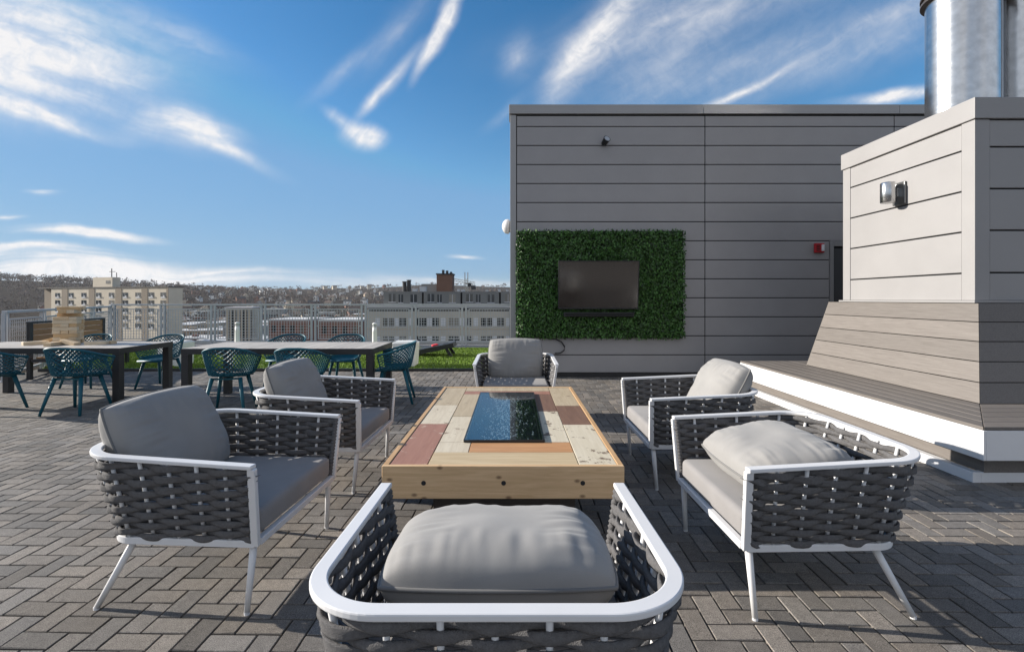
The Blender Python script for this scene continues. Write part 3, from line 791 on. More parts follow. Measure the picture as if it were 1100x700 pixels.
place_pillow(CH['right_far'], -.25, .66, 60, 'pale pillow leaning in the right chair beside the deck bench', 7.7)
place_pillow(CH['right_near'], .07, .59, 10, 'pale pillow reclined low in the right chair nearest the camera', 9.2)

# ------------------------------------------------------------------ fire table
def fire_table():
    H = .52; x0, x1 = -.692, .588; y0, y1 = 2.546, 4.853; hb = .173
    t = thing('fire_table', (0, y0, 0), 'large low reclaimed wood fire table with a glass covered burner in the middle', 'fire table')
    M_pine = wood('pine_board', (.72, .50, .29), (.54, .35, .18), stretch=(1.3, 20, 22), scale=2.2, rough=.6, knots=(4.2, 1, 7), island=.05)
    M_pine_y = wood('pine_edge', (.56, .36, .19), (.44, .26, .12), stretch=(20, 1.3, 22), scale=2.2, rough=.6, island=.05)
    cols = {
        'beige': wood('plank_beige', (.50, .41, .28), (.41, .325, .215), stretch=(12, 1, 12), scale=3, chips=((.22, .16, .11), .61)),
        'white': wood('plank_white', (.66, .585, .45), (.55, .47, .35), stretch=(12, 1, 12), scale=3, chips=((.26, .19, .13), .60)),
        'worn': wood('plank_worn_white', (.66, .59, .46), (.57, .50, .37), stretch=(12, 1, 12), scale=3, chips=((.17, .12, .085), .575)),
        'red': wood('plank_brick_red', (.37, .19, .135), (.30, .145, .10), stretch=(12, 1, 12), scale=3, chips=((.48, .36, .27), .60)),
        'brown': wood('plank_brown', (.21, .12, .08), (.155, .085, .058), stretch=(12, 1, 12), scale=3, chips=((.25, .17, .13), .68)),
        'orange': wood('plank_orange', (.54, .29, .135), (.43, .215, .095), stretch=(1, 12, 12), scale=3),
        'oak': wood('plank_pale', (.58, .46, .29), (.47, .355, .21), stretch=(1, 12, 12), scale=3),
    }
    o = y0
    e = .03
    fb = MB(); fb.box(x0, x1, 0, e, H-hb, H); f = fb.build('front_board', M_pine, t, bevel=.004)
    for px in (455, 541, 626):
        bm = MB()
        X = (px-551)*y0/FPX; Z = HCAM-(518.5-321)*y0/FPX
        bm.lathe([(.0125, 0), (.0125, .002)], 14, Matrix.Translation((X, .0, Z)) @ Matrix.Rotation(PI/2, 4, 'X'))
        bm.build('bolt_hole', M_dark, f)
    bb = MB(); bb.box(x0, x1, y1-o-e, y1-o, H-hb, H); bb.build('back_board', M_pine, t, bevel=.004)
    for a in (x0, x1-e):
        sb = MB(); sb.box(a, a+e, e+.001, y1-o-e-.001, H-hb, H-.0005); sb.build('side_board', M_pine_y, t, bevel=.003)
    # planks, traced where they lie
    def q(px, py): p = gp(px, py, H); return p.x, p.y-o
    zx = lambda x: 400+x/3.5
    zy = lambda y: 350+y/3.5
    def rect(ax, ay, bx, by): return q(zx(ax), zy(ay)), q(zx(bx), zy(by))
    yy = lambda y: FPX*(HCAM-H)/(zy(y)-321)-o
    A = x0+e; B = x1-e
    c1 = A+.205; c2 = B-.205                      # inside edges of the outer columns
    F = e; Bk = y1-o-e
    gx0, gx1 = -.293, .185; gy0, gy1 = FPX*(HCAM-H)/(473.8-321)-o, FPX*(HCAM-H)/(422.6-321)-o
    rows = [
        ('red', A, c1, F, yy(365)), ('white', A, c1, yy(365), yy(295)), ('beige', A, c1, yy(295), Bk),
        ('worn', c2, B, F, yy(368)), ('brown', c2, B, yy(368), yy(297)), ('beige', c2, B, yy(297), Bk),
        ('oak', c1, c2, F, yy(471)), ('orange', c1+.2, c2, yy(471), gy0), ('white', c1, c1+.2, yy(471), yy(436)),
        ('beige', c1, c2, yy(243), Bk), ('red', c1, c2, gy1, yy(243)),
        ('white', c1, gx0, yy(436), yy(337)), ('beige', c1, gx0, yy(337), gy1),
        ('worn', gx1, c2, gy0, yy(318)), ('brown', gx1, c2, yy(318), gy1),
    ]
    # keep front filler flush with the burner
    rows[8] = ('white', c1, c1+.2, yy(471), gy0)
    rows[11] = ('white', c1, gx0, gy0, yy(337))
    g = .0022
    for i, (c, a, b_, d0, d1) in enumerate(rows):
        mb = MB(); mb.box(a+g, b_-g, min(d0, d1)+g, max(d0, d1)-g, H-.03, H-.004-.0007*(i % 3)); mb.build('plank', cols[c], t, bevel=.002)
    ub = MB(); ub.box(x0+.03, x1-.03, .031, y1-o-.031, H-.06, H-.0315); ub.build('under_frame', M_dark, t)
    bs = MB(); bs.box(x0+.22, x1-.22, .32, y1-o-.32, 0, H-.061); bs.build('base', mat('dark_stained_base', (.05, .04, .034), .7), t)
    # burner: steel tray with crushed glass under a clear cover
    tr = MB(); g0 = .012
    tr.box(gx0, gx1, gy0, gy1, H-.0305, H-.027)
    tr.box(gx0, gx1, gy0, gy0+g0, H-.0265, H-.001); tr.box(gx0, gx1, gy1-g0, gy1, H-.0265, H-.001)
    tr.box(gx0, gx0+g0, gy0+g0, gy1-g0, H-.0265, H-.001); tr.box(gx1-g0, gx1, gy0+g0, gy1-g0, H-.0265, H-.001)
    tr.build('burner_tray', M_black, t)
    ch = MB(); rnd = random.Random(6)
    for i in range(1700):
        x = rnd.uniform(gx0+.02, gx1-.02); y = rnd.uniform(gy0+.03, gy1-.03)
        if abs(rnd.gauss(0, .45)) < abs(x+.054)/(gx1+.054): continue
        r = rnd.uniform(.0025, .0085)*(1 if rnd.random() < .8 else 1.3); m = Matrix.Translation((x, y, H-.024+r*.5)) @ Euler((rnd.random()*6, rnd.random()*6, rnd.random()*6)).to_matrix().to_4x4()
        ch.add([m@V(p)*1 for p in ((r,0,0),(-r,0,0),(0,r,0),(0,-r,0),(0,0,r*.8),(0,0,-r*.8))], [(0,2,4),(2,1,4),(1,3,4),(3,0,4),(2,0,5),(1,2,5),(3,1,5),(0,3,5)])
    tag(ch.build('crushed_glass', mat('crushed_glass', (.9, .93, .95), .06, var=.05, spec=1.0, island=.1), t), kind='stuff')
    m, nt, b = newmat('clear_cover'); N, L = nt.nodes, nt.links
    tr_ = N.new('ShaderNodeBsdfTransparent'); tr_.inputs[0].default_value = (.75, .8, .82, 1); gl = N.new('ShaderNodeBsdfGlossy'); gl.inputs['Roughness'].default_value = .015
    fr = N.new('ShaderNodeLayerWeight'); fr.inputs[0].default_value = .5; mx = N.new('ShaderNodeMixShader')
    pw = N.new('ShaderNodeMath'); pw.operation = 'POWER'; pw.inputs[1].default_value = 3.2; L.new(fr.outputs['Facing'], pw.inputs[0])
    mf = N.new('ShaderNodeMath'); mf.operation = 'MULTIPLY_ADD'; mf.use_clamp = True; mf.inputs[1].default_value = .62; mf.inputs[2].default_value = .05
    L.new(pw.outputs[0], mf.inputs[0]); L.new(mf.outputs[0], mx.inputs[0]); L.new(tr_.outputs[0], mx.inputs[1]); L.new(gl.outputs[0], mx.inputs[2])
    L.new(mx.outputs[0], N['Material Output'].inputs[0])
    gc = MB(); gc.box(gx0-.006, gx1+.006, gy0-.006, gy1+.006, H+.004, H+.012); gc.build('glass_cover', m, t)
    gt = MB()
    for (a, b_, c, d) in ((gx0-.009, gx1+.009, gy0-.012, gy0-.0065), (gx0-.009, gx1+.009, gy1+.0065, gy1+.012), (gx0-.012, gx0-.0065, gy0-.006, gy1+.006), (gx1+.0065, gx1+.012, gy0-.006, gy1+.006)):
        gt.box(a, b_, c, d, H-.003, H+.012)
    gt.build('cover_edge', M_black, t)
fire_table()

# ------------------------------------------------------------------ dining chairs and tables
def dining_chair():
    t = thing('dining_chair', (0, 0, 0), 'x', 'dining chair', group='teal bucket chairs around the dining tables')
    # shell: from the seat edge up and out, low at the arms and tall at the back
    def U(u, w, yf, yr, p):
        """u in -1..1 round the U, superellipse-like back"""
        a = u*PI*.5*1.06
        sx = math.sin(a); cy = math.cos(a)
        x = w*math.copysign(abs(sx)**p, sx); y = yf+(yr-yf)*max(0, abs(cy))**p*(1 if cy > 0 else -.25)
        return x, y
    def shell(u, v):
        a, b = U(u, .215, .13, -.20, .62), U(u, .300, .17, -.285, .70)
        f = v**.75
        x = a[0]+(b[0]-a[0])*f; y = a[1]+(b[1]-a[1])*f
        top = .655+.155*(math.cos(u*PI/2)**1.0)
        z = .445+(top-.445)*v+.0*f
        return V((x, y, z))
    nu, nv = 23, 6
    mb = MB(); idx = {}
    def vid(i, j):
        k = (i, j)
        if k not in idx:
            idx[k] = len(mb.v); u = -1+2*i/(2*nu); v = j/(2*nv)
            mb.v.append(tuple(shell(u, .08+.90*v)))
        return idx[k]
    for i in range(0, 2*nu+1):
        for j in range(0, 2*nv+1):
            if (i+j) % 2 == 1:      # diamond centred here
                q = [(i-1, j), (i, j-1), (i+1, j), (i, j+1)]
                q = [(a, b) for a, b in q if 0 <= a <= 2*nu and 0 <= b <= 2*nv]
                if len(q) >= 3: mb.f.append(tuple(vid(a, b) for a, b in q))
    o = mb.build('perforated_shell', M_teal, t, smooth=False)
    w = o.modifiers.new('lattice', 'WIREFRAME'); w.thickness = .0165; w.use_even_offset = False; w.use_replace = True; w.use_boundary = True
    rim = MB(); rim.tube([shell(-1+2*i/60, 1) for i in range(61)], 0, 8, sq=(.011, .014)); rim.build('rim', M_teal, t, smooth=True)
    seat = MB(); n = 24
    def sp(a, b):
        u = -1+2*a; e = shell(u, .14)
        c = V((0, .05 if True else 0, .437)); 
        f = b; p = c.lerp(e, f); p.z = .437+.0+(e.z-.437)*f**4
        return p
    seat.grid(sp, 40, 8)
    fr = [shell(1, .14), shell(-1, .14)]
    seat.add([(-.215, .08, .452), (.215, .08, .452), (.20, .235, .445), (-.20, .235, .445), (-.19, .255, .425), (.19, .255, .425)], [(0, 1, 2, 3), (3, 2, 5, 4)])
    so_ = seat.build('seat', M_teal, t, smooth=True); so_.modifiers.new('thick', 'SOLIDIFY').thickness = .012
    fm = MB(); fm.bar((-.15, .13, .425), (.15, .13, .425), .03, .02); fm.bar((-.15, -.13, .425), (.15, -.13, .425), .03, .02); fm.bar((0, -.13, .423), (0, .13, .423), .03, .02)
    fm.build('under_frame', M_teal, t)
    for sx in (-1, 1):
        for y0, y1 in ((.14, .235), (-.14, -.255)):
            lg = MB(); a = V((sx*.155, y0, .44)); b = V((sx*.235, y1, 0)); lg.tube([a, b], [.025, .0155], 12); lg.build('leg', M_teal, t, smooth=True)
    return t
dp = dining_chair()
dspecs = [
    (-5.42, 6.02, 2, 'teal bucket chair tucked under the block tower table, nearer the lounge chairs'),
    (-6.52, 6.02, -4, 'teal bucket chair cut off by the left edge of the photo'),
    (-5.62, 7.72, 176, 'teal bucket chair on the railing side of the block tower table, at its right end'),
    (-6.85, 7.78, 183, 'teal bucket chair directly behind the fallen blocks by the tower'),
    (-3.52, 6.02, 12, 'left teal bucket chair on the near side of the empty grey dining table'),
    (-2.62, 5.98, 5, 'teal bucket chair mostly hidden behind the farther left lounge chair pillow'),
    (-3.66, 7.78, 178, 'left teal bucket chair on the railing side of the empty grey dining table'),
    (-2.68, 7.74, 183, 'right teal bucket chair on the railing side of the empty grey dining table'),
    (-1.62, 6.62, 98, 'teal bucket chair at the right head of the empty grey dining table'),
]
for i, (x, y, a, lab) in enumerate(dspecs):
    if i == 0: dp.location = (x, y, 0); dp.rotation_euler = (0, 0, R(a)); dp['label'] = lab
    else: dup(dp, (x, y, 0), R(a), lab)

HT = .76
def dining_table(x0, x1, y0, y1, label):
    t = thing('dining_table', ((x0+x1)/2, (y0+y1)/2, 0), label, 'dining table', group='grey topped dining tables')
    w, d = (x1-x0)/2, (y1-y0)/2
    mb = MB(); n = int(round(2*w/.145)); s = 2*w/n
    for i in range(n): mb.box(-w+i*s+.0025, -w+(i+1)*s-.0025, -d+.02, d-.02, HT-.022, HT)
    mb.build('tabletop', M_tabletop, t, bevel=.002)
    fr = MB(); fr.box(-w, w, -d, -d+.019, HT-.075, HT-.001); fr.box(-w, w, d-.019, d, HT-.075, HT-.001); fr.box(-w, -w+.019, -d+.02, d-.02, HT-.075, HT-.001); fr.box(w-.019, w, -d+.02, d-.02, HT-.075, HT-.001)
    fr.box(-w+.02, w-.02, -.03, .03, HT-.06, HT-.023); fr.build('apron', M_black, t, bevel=.002)
    for sx in (-1, 1):
        for sy in (-1, 1):
            lg = MB(); lg.box(sx*(w-.004)-(.09 if sx > 0 else 0), sx*(w-.004)+(0 if sx > 0 else .09), sy*(d-.003)-(.09 if sy > 0 else 0), sy*(d-.003)+(0 if sy > 0 else .09), 0, HT-.0755); lg.build('leg', M_black, t, bevel=.003)
    return t
dining_table(-7.6, -5.12, 6.28, 7.28, 'black framed dining table carrying the giant wooden block tower')
dining_table(-4.28, -1.80, 6.22, 7.22, 'black framed dining table with bare grey slatted top')

# giant wooden block tower
def blocks():
    L, Wd, Hh = .27, .09, .048
    mats = [wood('block_wood_%s' % n, c, tuple(x*.75 for x in c), stretch=(2, 14, 14), scale=4, rough=.65) for n, c in (('pale', (.66, .50, .32)), ('honey', (.60, .41, .22)), ('bleached', (.68, .56, .40)))]
    ms = []
    for m in mats:
        b = MB(); b.box(-L/2, L/2, -Wd/2+.0008, Wd/2-.0008, 0, Hh-.0006)
        me = b.build('wooden_block', m, bevel=.004); ms.append(me)
    for o in ms: COL.objects.unlink(o)
    rnd = random.Random(2); first = [True]
    def put(loc, rot, lab):
        o = rnd.choice(ms).copy(); COL.objects.link(o); o.location = loc; o.rotation_euler = rot; o.name = 'wooden_block'
        tag(o, lab, 'wooden block', 'blocks of the giant tumbling tower')
    cx, cy = -6.42, 6.98; base = R(24)
    LOW, TOP = 'pale wooden block within the wide lower stack of the tower', 'pale wooden block within the narrower offset top of the tower'
    for k in range(11):
        top = k >= 8
        ang = base+(PI/2 if k % 2 else 0)
        for j in (-1, 0, 1):
            if top and j == (1 if k % 2 else -1): continue
            off = Matrix.Rotation(ang, 3, 'Z') @ V((rnd.uniform(-.012, .012), j*Wd+(.03 if top else 0), 0))
            put((cx+off.x, cy+off.y, HT+k*Hh+.0005), (0, 0, ang+rnd.uniform(-.03, .03)), TOP if top else LOW)
    put((cx-.30, cy-.06, HT+.002), (0, R(-16), R(18)), 'loose wooden block leaning against the left of the tower')
    put((cx-.26, cy-.22, HT+.0005), (0, 0, R(60)), 'loose wooden block lying left in front of the tower')
    put((cx+.12, cy-.34, HT+.0005), (0, 0, R(100)), 'loose wooden block lying end on before the tower')
    put((cx+.26, cy-.26, HT+.012), (0, R(10), R(-14)), 'loose wooden block lying tilted at the tower foot')
    put((cx+.58, cy-.20, HT+.0005), (0, 0, R(12)), 'loose wooden block lying apart on the right of the tower')
    put((cx+.60, cy-.08, HT+.0005), (0, 0, R(-5)), 'loose wooden block lying behind the rightmost fallen one')
blocks()

# ------------------------------------------------------------------ railing
def railing(a, b, n, label, first_post=True):
    a = V(a); b = V(b); d = b-a; ang = math.atan2(d.y, d.x); Lr = d.length; s = Lr/n
    t = thing('railing', a, label, 'railing', ang)
    mb = MB(); mb.box(-.03, Lr+.03, -.035, .035, 1.155, 1.20); mb.build('top_rail', M_galv, t, bevel=.004)
    mb = MB(); mb.box(0, Lr, -.02, .02, .10, .135); mb.build('bottom_rail', M_galv, t)
    pm = MB()
    for x in (-.055, .055): pm.box(x-.026, x+.026, -.026, .026, 0, 1.154)
    pm.box(-.1, .1, -.05, .05, 0, .012)
    gm = MB(); w0, w1, z0, z1 = .13, s-.13, .18, 1.06
    gm.box(w0, w1, -.014, .014, z1-.028, z1); gm.box(w0, w1, -.014, .014, z0, z0+.028); gm.box(w0, w0+.028, -.014, .014, z0+.028, z1-.028); gm.box(w1-.028, w1, -.014, .014, z0+.028, z1-.028)
    k = int((w1-w0)/.078)
    for i in range(1, k): x = w0+(w1-w0)*i/k; gm.box(x-.0055, x+.0055, -.004, .004, z0+.028, z1-.028)
    k2 = int((z1-z0)/.078)
    for i in range(1, k2): z = z0+(z1-z0)*i/k2; gm.box(w0+.028, w1-.028, -.012, -.0045, z-.0055, z+.0055)
    for zc in (.55, 1.0): gm.box(.08, w0, -.01, .01, zc, zc+.03); gm.box(w1, s-.08, -.01, .01, zc, zc+.03)
    p0 = g0 = None
    for i in range(n+1):
        if i or first_post:
            if p0 is None: p0 = pm.build('post', M_galv, t); p = p0
            else: p = p0.copy(); COL.objects.link(p); p.parent = t
            p.location = (i*s, 0, 0)
        if i < n:
            if g0 is None: g0 = gm.build('mesh_panel', M_galv, t); g = g0
            else: g = g0.copy(); COL.objects.link(g); g.parent = t
            g.location = (i*s, 0, 0)
    return t
railing((X_CORNER, Y_RAIL, .055), (X_CORNER+1.455*9, Y_RAIL, .055), 9, 'long galvanised railing with wire mesh panels along the far roof edge')
railing((-8.62, 8.2, 0), (X_CORNER+.02, Y_RAIL-.12, 0), 4, 'shorter galvanised mesh railing angled along the left roof edge')
# the lower coping line outside the rail
mb = MB(); mb.box(X_CORNER-.1, 3, 14.26, 14.34, -.03, .16)
tag(mb.build('parapet', M_galv), 'low pale parapet strip running outside the far railing', 'parapet')

# ------------------------------------------------------------------ things on the turf
def small_things():
    m = mat('white_plastic', (.74, .74, .71), .45, var=.04)
    def cube(x, y, label, first=[None]):
        if first[0] is None:
            t = thing('cube_seat', (x, y, .045), label, 'stool', group='white cube stools on the turf')
            b = MB(); w, w2, h = .215, .235, .49
            b.hexa([(-w, -w, 0), (w, -w, 0), (w, w, 0), (-w, w, 0)], [(-w2, -w2, h), (w2, -w2, h), (w2, w2, h), (-w2, w2, h)])
            b.build('body', m, t, bevel=.03, seg=4)
            b = MB(); b.box(-.2, .2, -.2, .2, h+.0005, h+.012); b.build('lid', m, t, bevel=.005)
            first[0] = t
        else: dup(first[0], (x, y, .045), 0, label)
    cube(-6.86, 9.85, 'white cube stool on the turf in the gap between the two dining tables')
    cube(-2.17, 9.80, 'white cube stool on the turf behind the chair heading the bare table')
    def bollard(px, Y, h, label, first=[None]):
        X = (px-551)*Y/FPX
        if first[0] is None:
            t = thing('bollard_light', (X, Y, .045), label, 'bollard light', group='white bollard lights by the railing')
            b = MB(); b.lathe([(.075, 0), (.075, .02), (.066, .03), (.06, .5), (.055, .62)], 18); b.build('post', m, t, smooth=True)
            b = MB(); b.lathe([(.05, .625), (.05, .68)], 18); b.build('lens', M_galv, t)
            b = MB(); b.lathe([(.062, .685), (.062, .71), (.03, .735), (.005, .74)], 18); b.build('cap', m, t, smooth=True)
            first[0] = t
        else: dup(first[0], (X, Y, .045), 0, label)
    bollard(255, 13.0, .75, 'slim white bollard before the railing, left of the far bare-table chairs')
    bollard(402.5, 12.6, .75, 'slim white bollard before the railing, right of the far bare-table chairs')
    # bean bag toss board
    t = thing('toss_board', (-2.0, 11.55, .05), 'dark sloping bean bag toss board on the turf', 'toss board')
    Lh, W = .62, .31
    def slab(z0, z1, hole):
        mb = MB(); n = 28; hc = V((.40, 0)); r = .078
        ring = [(hc.x+r*math.cos(2*PI*i/n), r*math.sin(2*PI*i/n)) for i in range(n)]
        sq = []
        for i in range(n):
            a = 2*PI*i/n; c, s_ = math.cos(a), math.sin(a)
            k = 1/max(abs(c)/(Lh-hc.x if c > 0 else Lh+hc.x), abs(s_)/W)
            sq.append((hc.x+c*k, s_*k))
        vs = [(x, y, z) for z in (z0, z1) for x, y in ring]+[(x, y, z) for z in (z0, z1) for x, y in sq]
        fs = []
        for i in range(n):
            j = (i+1) % n
            fs += [(n+i, n+j, 3*n+j, 3*n+i)[::-1], (i, j, 2*n+j, 2*n+i), (i, j, n+j, n+i)[::-1], (2*n+i, 2*n+j, 3*n+j, 3*n+i)]
        mb.add(vs, fs); return mb
    bd = slab(.0, .02, True).build('board', mat('board_black', (.03, .03, .033), .5), t)
    tilt = math.atan2(.25, 1.2)
    bd.rotation_euler = (0, -tilt, 0); bd.location = (0, 0, .185)
    fr = MB()
    for s_ in (-1, 1): fr.box(-Lh, Lh, s_*W-(.02 if s_ > 0 else 0), s_*W+(0 if s_ > 0 else .02), -.09, -.001)
    fr.box(-Lh, -Lh+.02, -W+.021, W-.021, -.09, -.001); fr.box(Lh-.02, Lh, -W+.021, W-.021, -.09, -.001)
    f = fr.build('side_frame', M_black, t); f.rotation_euler = (0, -tilt, 0); f.location = (0, 0, .185)
    for s_ in (-1, 1):
        lg = MB(); lg.bar((.42, s_*(W-.04), .23), (.56, s_*(W-.04), 0), .035, .07); lg.build('leg', M_black, t)
    b = MB()
    def bag(u, v):
        a, c = -1+2*u, -1+2*v; e = ((1-abs(a)**4)*(1-abs(c)**4))**.4
        return V((a*.08, c*.08, .028*e))
    b.grid(bag, 12, 12); b.grid(lambda u, v: bag(u, v)*1 if False else V((bag(u, v).x, bag(u, v).y, -bag(u, v).z)), 12, 12, flip=True)
    o = b.build('bean_bag', mat('red_cloth', (.55, .03, .045), .8), smooth=True)
    o.location = (-1.86, 11.5, .30); o.rotation_euler = (0, -tilt, .3); tag(o, 'red bean bag lying on the dark toss board', 'bean bag')
    # wooden seat by the left railing
    wl, wr = V((-8.40, 8.4, 0)), V((-8.62, 10.15, 0)); d = wr-wl; ang = math.atan2(d.y, d.x); L = d.length
    t = thing('slat_sofa', wl, 'high backed wooden bench in a dark frame behind the block tower', 'bench', ang)
    fm = MB(); H = .97
    for x in (0, L/2, L): fm.box(x-.035, x+.035, -.03, .03, 0, H)
    fm.box(-.035, L+.035, -.035, .035, H+.001, H+.035)
    for x in (0, L): fm.box(x-.03, x+.03, -.5, -.44, 0, .299)
    fm.box(-.03, L+.03, -.5, -.035, .30, .35); fm.build('frame', M_black, t, bevel=.004)
    mw = wood('honey_slats', (.34, .20, .09), (.24, .13, .06), stretch=(1, 14, 14), scale=3)
    for a, c in ((.04, L/2-.04), (L/2+.04, L-.04)):
        b = MB()
        for i in range(5): b.box(a, c, -.025, .005, .46+i*.102, .46+i*.102+.095)
        b.build('back_panel', mw, t, bevel=.003)
    b = MB()
    for i in range(4): b.box(.04, L-.04, -.48+i*.105, -.48+i*.105+.098, .352, .38)
    b.build('seat_slats', mw, t, bevel=.003)
small_things()

# ------------------------------------------------------------------ the city
def win_frames(mb_w, w, h): pass
def apartments():
    Z = 200; a = at(55, 310, Z); b = at(181, 310.5, Z-20)
    d = V((b.x-a.x, b.y-a.y, 0)); L = d.length; ang = math.atan2(d.y, d.x)
    top = a.z
    m1 = mat('cream_render', (.62, .54, .42), .8, scale=.2); m2 = mat('tan_brick', (.27, .22, .165), .85, scale=.3)
    t = thing('apartment_building', (a.x, a.y, GZ), 'long cream and tan apartment block with punched windows beyond the railing', 'apartment building', ang)
    H = top-GZ
    mb = MB(); mb.box(0, L, 0, 5.5, 0, H); mb.build('wall', m1, t)
    mb = MB(); mb.box(-8, -.05, 2, 5.5, 0, H-.1); mb.build('end_wing', m2, t)
    mb = MB(); mb.box(-8.2, L+.2, -.2, 5.7, H+.01, H+.5); mb.build('parapet', mat('dark_parapet', (.09, .08, .07), .8), t)
    for x0, x1 in ((L*.10, L*.155), (L*.345, L*.395), (L*.574, L*.625), (L*.79, L*.836), (L*.985, L)):
        mb = MB(); mb.box(x0, x1, -.12, -.005, 0, H-.02); mb.build('brick_bay', m2, t)
    mb = MB(); mb.box(-.4, 2.5, -.06, 0, 0, 1.6); me = mb.build('window', M_glassdark, t)
    mf = MB(); mf.box(-.1, 2.2, -.1, -.061, -.55, -.02); mf.box(1.0, 1.08, -.1, -.061, 0, 1.5); mf.box(1.3, 2.0, -.3, -.065, .02, .45)
    fr = mf.build('sill', M_white, me)
    cols = [.06, .185, .30, .43, .54, .655, .76, .865, .96]
    first = True
    for r in range(5):
        for c in cols:
            x, z = c*L-1.05, H-3.4-r*2.95
            if first: o = me; first = False
            else:
                o = me.copy(); COL.objects.link(o); o.parent = t
                f = fr.copy(); COL.objects.link(f); f.parent = o
            o.location = (x, 0, z)
    mb = MB(); mb.box(L*.33, L*.50, 2, 5, H+.51, H+4.4); ph = mb.build('penthouse', m1, t)
    mb = MB(); mb.box(L*.445, L*.48, 1.93, 1.99, H+1.9, H+3.1); mb.build('window', M_glassdark, ph)
    mb = MB(); mb.bar((L*.40, 6, H+4.4), (L*.40, 6, H+8.2), .25, .25); mb.bar((L*.38, 6, H+6.9), (L*.43, 6, H+6.9), .2, .2); mb.bar((L*.42, 7, H+4.4), (L*.42, 7, H+6.6), .2, .2); mb.build('antenna', M_black, ph)
apartments()

def grey_block():
    Z = 90; a = at(412, 313, Z); s = Z/FPX
    L = 42; top = a.z; H = top-GZ
    mg = mat('slate_grey_siding', (.20, .20, .19), .8, scale=.4); mc = mat('cream_siding', (.50, .46, .39), .8, scale=.4)
    t = thing('long_terrace_building', (a.x, a.y, GZ), 'grey and cream long residential block with white window panels behind railing', 'residential building', R(1))
    Z1 = HCAM-(328-321)*s-GZ; Z2 = HCAM-(334-321)*s-GZ
    mb = MB()
    for i in range(6): mb.box(i*7.2+(0 if i == 0 else .25), i*7.2+7.1, 0, 14, Z1, H)
    mb.build('top_storey', mg, t)
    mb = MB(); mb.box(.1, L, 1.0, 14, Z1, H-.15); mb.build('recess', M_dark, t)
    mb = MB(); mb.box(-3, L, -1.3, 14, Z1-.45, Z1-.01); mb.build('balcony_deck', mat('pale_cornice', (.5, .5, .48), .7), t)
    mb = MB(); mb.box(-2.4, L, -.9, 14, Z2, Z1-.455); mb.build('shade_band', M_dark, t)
    mb = MB(); mb.box(-2.8, L, -1.1, 14, 0, Z2-.005); mb.build('lower_wall', mc, t)
    wn = MB(); wn.box(0, 1.5, -.05, 0, 0, 1.5); w0 = wn.build('window', M_glassdark, t)
    fm = MB(); fm.box(-.1, 1.6, -.09, -.051, -.1, 0); fm.box(.71, .79, -.09, -.051, 0, 1.5); f0 = fm.build('frame', M_white, w0)
    first = True
    def put(x, y, z, sx=1):
        nonlocal first
        if first: o = w0; first = False
        else:
            o = w0.copy(); COL.objects.link(o); o.parent = t; f = f0.copy(); COL.objects.link(f); f.parent = o
        o.location = (x, y, z); o.scale = (sx, 1, 1)
    for i in range(6):
        for k, x in enumerate((1.0, 2.8, 5.0)): put(i*7.2+x, 0, Z1+.55+(0 if k else .1), .55 if k == 1 else .8)
    pn = MB(); pn.box(0, .85, -.06, 0, 0, 1.5); p0 = pn.build('window_panel', M_white, t); fp = True
    for r in range(5):
        z = HCAM-(350-321)*s-GZ-r*3.3
        for i in range(7):
            x0 = -1.8+i*6.0
            put(x0+2.0, -1.1, z, 1.35); put(x0+5.0, -1.1, z, .8)
            for dx in (.6, 4.1):
                if fp: p = p0; fp = False
                else: p = p0.copy(); COL.objects.link(p); p.parent = t
                p.location = (x0+dx, -1.1, z)
    cr = MB()
    for r in range(5): cr.box(-2.8, L, -1.16, -1.11, HCAM-(353.5-321)*s-GZ-r*3.3, HCAM-(352-321)*s-GZ-r*3.3)
    cr.build('floor_band', mat('tan_band', (.5, .42, .32), .8), t)
    rf = MB()
    for px, w, h in ((428.5, 1.0, 1.9), (433.5, 1.0, 2.2)): rf.lathe([(w*.4, 0), (w*.4, h), (w*.5, h), (w*.5, h+.15)], 14, Matrix.Translation(((px-412)*s, 5, H)))
    rf.build('roof_stack', M_black, t)
    rf = MB()
    for px, w, h in ((441, .9, .6), (450, 1.2, 1.0), (490, .5, .5), (495, .6, .4), (522, .5, .35), (536, .5, .5), (545, .5, .4)): rf.box((px-412)*s-w/2, (px-412)*s+w/2, 4, 5, H+.005, H+h)
    rf.build('roof_vent', M_galv, t)
    # brick tower and crane behind
    Zt = 150; p = at(469, 295, Zt); q = at(486, 295, Zt)
    bt = thing('brick_tower', ((p.x+q.x)/2, Zt, GZ), 'square red brown brick tower rising behind the long grey block', 'tower')
    hw = (q.x-p.x)/2; Ht = p.z-GZ
    mb = MB(); mb.box(-hw, hw, 0, 2*hw, 0, Ht); mb.build('shaft', mat('dark_brick', (.17, .09, .06), .85, scale=.6), bt)
    mb = MB(); mb.box(-hw-.2, hw+.2, -.2, 2*hw+.2, Ht+.005, Ht+.4); mb.build('cornice', M_dark, bt)
    mb = MB()
    for x, h in ((-hw*.3, 1.6), (hw*.2, 1.4), (hw*.7, 1.0)): mb.box(x-.35, x+.35, hw-.5, hw+.5, Ht+.405, Ht+h)
    mb.build('roof_stack', M_black, bt)
    mb = MB(); mb.box(-hw-5, -hw-.01, 2, 2*hw, 0, Ht-2.8); mb.build('annex', mat('grey_annex', (.25, .25, .24), .8), bt)
    Zc = 200; p = at(501, 312, Zc); sc = Zc/FPX
    c = thing('tower_crane', (p.x, Zc, GZ), 'pale construction crane with lattice jib over the grey roofline', 'crane')
    my = mat('pale_crane_paint', (.5, .48, .42), .6)
    Hm = HCAM+(321-299)*sc-GZ
    mb = MB()
    for x in (-.6, .6):
        for y in (-.6, .6): mb.bar((x, y, 0), (x, y, Hm+2.5), .22, .22)
